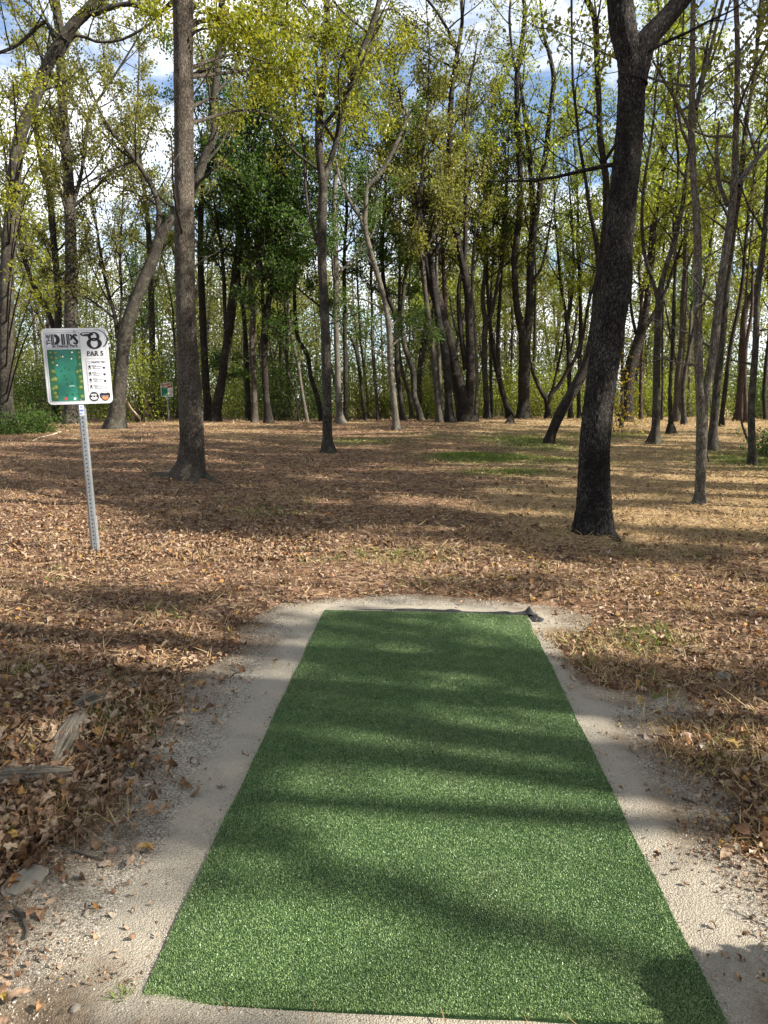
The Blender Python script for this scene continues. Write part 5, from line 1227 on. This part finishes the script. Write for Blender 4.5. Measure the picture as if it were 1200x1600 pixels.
# the 8 with its flying disc, PAR 5
f = Flat(); cx = X(.79)
f.ring(cx, Zf(.113), (.056, .044), (.026, .031), y2, 0); f.ring(cx, Zf(.203), (.072, .055), (.034, .040), y2, 0)
f.ring(X(.80), Zf(.15), (.125, .098), (.117, .094), y2 - .0004, 0, -50, 88, 30, off=(-.004, .002)); f.ring(X(.685), Zf(.082), (.062, .021), (.045, .012), y2, 0, off=(0, .003)); f.ngon([(X(.685) + .03 * math.cos(a), Zf(.084) + .006 * math.sin(a)) for a in np.linspace(0, 6.28, 16)[:-1]], y2 - .0004, 0)
f.text('PAR 5', X(.79), Zf(.335), .047, y2, 0, width=.25 * w_, bold=.022)
for a in (.672, .69, .725, .765, .788, .832): f.rect(X(a) - .010, Zf(.364), X(a) + .010, Zf(.3585), y2 + .0004, 0)
f.build('hole_number', [INK_AND_SHADE], board)
# distances table
f = Flat(); f.frame(X(.665), Zf(.468), X(.70), Zf(.435), .003, y2, 1); f.text('WHITE TEE', X(.82), Zf(.452), .020, y2, 0, width=.21 * w_, bold=.02)
for k in range(4):
    b = .50 + k * .087
    f.ngon([(X(.685) + r_ * math.sin(a), Zf(b + .006) + r_ * math.cos(a)) for a, r_ in ((q * math.pi / 5, .017 if q % 2 == 0 else .008) for q in range(10))], y2, 0); f.ring(X(.685), Zf(b + .032), (.013, .010), (.009, .006), y2, 0)
    for r_, (a0, a1) in enumerate(((.72, .79), (.72, .87), (.735, .78), (.735, .85))): 
        x_ = a0
        while x_ < a1 - .01: d_ = random.uniform(.012, .03); f.rect(X(x_), Zf(b - .008 + r_ * .014 + .007), X(min(a1, x_ + d_)), Zf(b - .008 + r_ * .014), y2, 0); x_ += d_ + .006
    f.ngon([(X(.905) + (.012 + .003 * math.sin(3 * a + k)) * math.cos(a), Zf(b + .027) + .012 * math.sin(a)) for a in np.linspace(0, 6.28, 14)[:-1]], y2, 0 if k < 3 else 1)
f.build('distance_table', [INK_AND_SHADE, GREY], board)
# hole map
f = Flat(); mx0, mx1, mz0, mz1 = X(.058), X(.572), Zf(.955), Zf(.275)
f.rect(mx0, mz0, mx1, mz1, y1, 1)
PX = lambda a: mx0 + a * (mx1 - mx0)
PZ = lambda b: mz1 - b * (mz1 - mz0)
sL = [(.17, 0), (.22, .1), (.2, .25), (.17, .4), (.24, .55), (.26, .7), (.22, .85), (.2, 1)]; sR = [(.86, 0), (.84, .12), (.86, .28), (.77, .4), (.8, .55), (.78, .7), (.82, .85), (.80, 1)]
for k in range(7): f.quad([(PX(sL[k + 1][0]), PZ(sL[k + 1][1])), (PX(sR[k + 1][0]), PZ(sR[k + 1][1])), (PX(sR[k][0]), PZ(sR[k][1])), (PX(sL[k][0]), PZ(sL[k][1]))], y1 + .0005, 0)
def blob(a, b, r_, mat, y): f.ngon([(PX(a) + r_ * (1 + .16 * math.sin(5 * q + a * 40)) * math.cos(q), PZ(b) + r_ * (1 + .16 * math.sin(5 * q + a * 40)) * math.sin(q)) for q in np.linspace(0, 6.283, 22)[:-1]], y, mat)
for a, b, r_ in ((.10, .06, .016), (.24, .07, .019), (.12, .15, .018), (.24, .17, .018), (.14, .25, .02), (.12, .42, .026), (.15, .43, .022), (.16, .57, .034), (.09, .58, .024), (.16, .73, .032), (.08, .76, .022), (.12, .85, .028), (.15, .92, .03), (.93, .07, .018), (.94, .16, .02), (.93, .30, .017), (.83, .44, .022), (.93, .42, .022), (.91, .54, .027), (.93, .63, .025), (.90, .74, .028), (.92, .92, .025), (.37, .15, .012)):
    blob(a, b, r_ * .85, 2, y2); blob(a + .015, b - .008, r_ * .5, 3, y3)
for a, b in ((.74, .035), (.45, .11), (.70, .16), (.25, .27), (.49, .36), (.60, .395), (.37, .42), (.45, .51), (.49, .575), (.50, .67), (.66, .65), (.48, .88), (.64, .88), (.80, .87)): blob(a, b, .0115, 1, y2)
for a, b in ((.74, .058), (.455, .137), (.705, .182), (.265, .30)): blob(a, b, .0075, 4, y3)
blob(.43, .955, .014, 5, y2); f.quad([(PX(.66), PZ(.975)), (PX(.72), PZ(.985)), (PX(.74), PZ(.945)), (PX(.68), PZ(.935))], y2, 4); f.ring(PX(.65), PZ(.725), (.026, .012), (.02, .007), y2, 4, 20, 170, 14)
f.build('hole_map', [MAPG, EDGE, TREEC, TREEL, CREAM, RED], board)
# two small emblems at the foot of the board
f = Flat(); ex, ez = X(.715), Zf(.908); f.ring(ex, ez, (.046, .046), (.036, .036), y2, 0); f.rect(ex - .036, ez - .004, ex + .036, ez + .014, y2, 0); f.rect(ex - .018, ez - .0, ex - .006, ez + .01, y3, 1); f.rect(ex + .008, ez, ex + .022, ez + .01, y3, 1); f.ring(ex, ez - .02, (.026, .012), (.022, .009), y2, 0, 180, 360, 14); f.rect(ex - .025, Zf(.868), ex + .025, Zf(.861), y2, 0); f.build('round_emblem', [INK_AND_SHADE, WHITE], board)
f = Flat(); ex = X(.885); pts = [(-.052, .022), (-.035, .038), (0, .032), (.035, .038), (.052, .022), (.046, -.008), (.026, -.032), (0, -.046), (-.026, -.032), (-.046, -.008)]
f.ngon([(ex + a, ez + b) for a, b in pts], y2, 0); f.ngon([(ex + a * .62, ez - .016 + b * .4) for a, b in pts], y3, 1); f.rect(ex - .035, ez + .002, ex + .035, ez + .007, y3, 2); f.build('shield_emblem', [INK_AND_SHADE, ORANGE, GREY], board)
for zz in (Zf(.045), Zf(.945)):
    f = Flat(); f.ngon([(.009 * math.cos(a), zz + .009 * math.sin(a)) for a in np.linspace(0, 6.283, 13)[:-1]], y3 + .001, 0)
    f.build('bolt_head', [GALV], board)

root, board, X, Zf, w_, h_, z0, z1 = sign((264, 657), 37.5, (257, 598), (260, 620), 18.5, 'small distant sign with red header and green map, standing in the dark bushes', full=False, tilt=-1.5, yaw=4)
f = Flat(); f.rect(X(.04), Zf(.30), X(.56), Zf(.04), y1, 1); f.rect(X(.56), Zf(.36), X(.96), Zf(.04), y1, 0); f.rect(X(.07), Zf(.95), X(.58), Zf(.31), y1, 2); f.ring(X(.78), Zf(.17), (.055, .05), (.03, .028), y2, 3)
for a in (.14, .28, .42): f.rect(X(a), Zf(.25), X(a + .07), Zf(.12), y2, 0)
f.ngon([(X(.8) + .07 * math.cos(a), Zf(.87) + .05 * math.sin(a)) for a in np.linspace(0, 6.283, 13)[:-1]], y2, 4)
for k in range(5): f.rect(X(.66), Zf(.45 + k * .07), X(.9), Zf(.43 + k * .07), y2, 4)
f.build('printed_panel', [MAROON, PINK, plain('printed_deep_green', (.01, .17, .12), .4), WHITE, GREY], board)
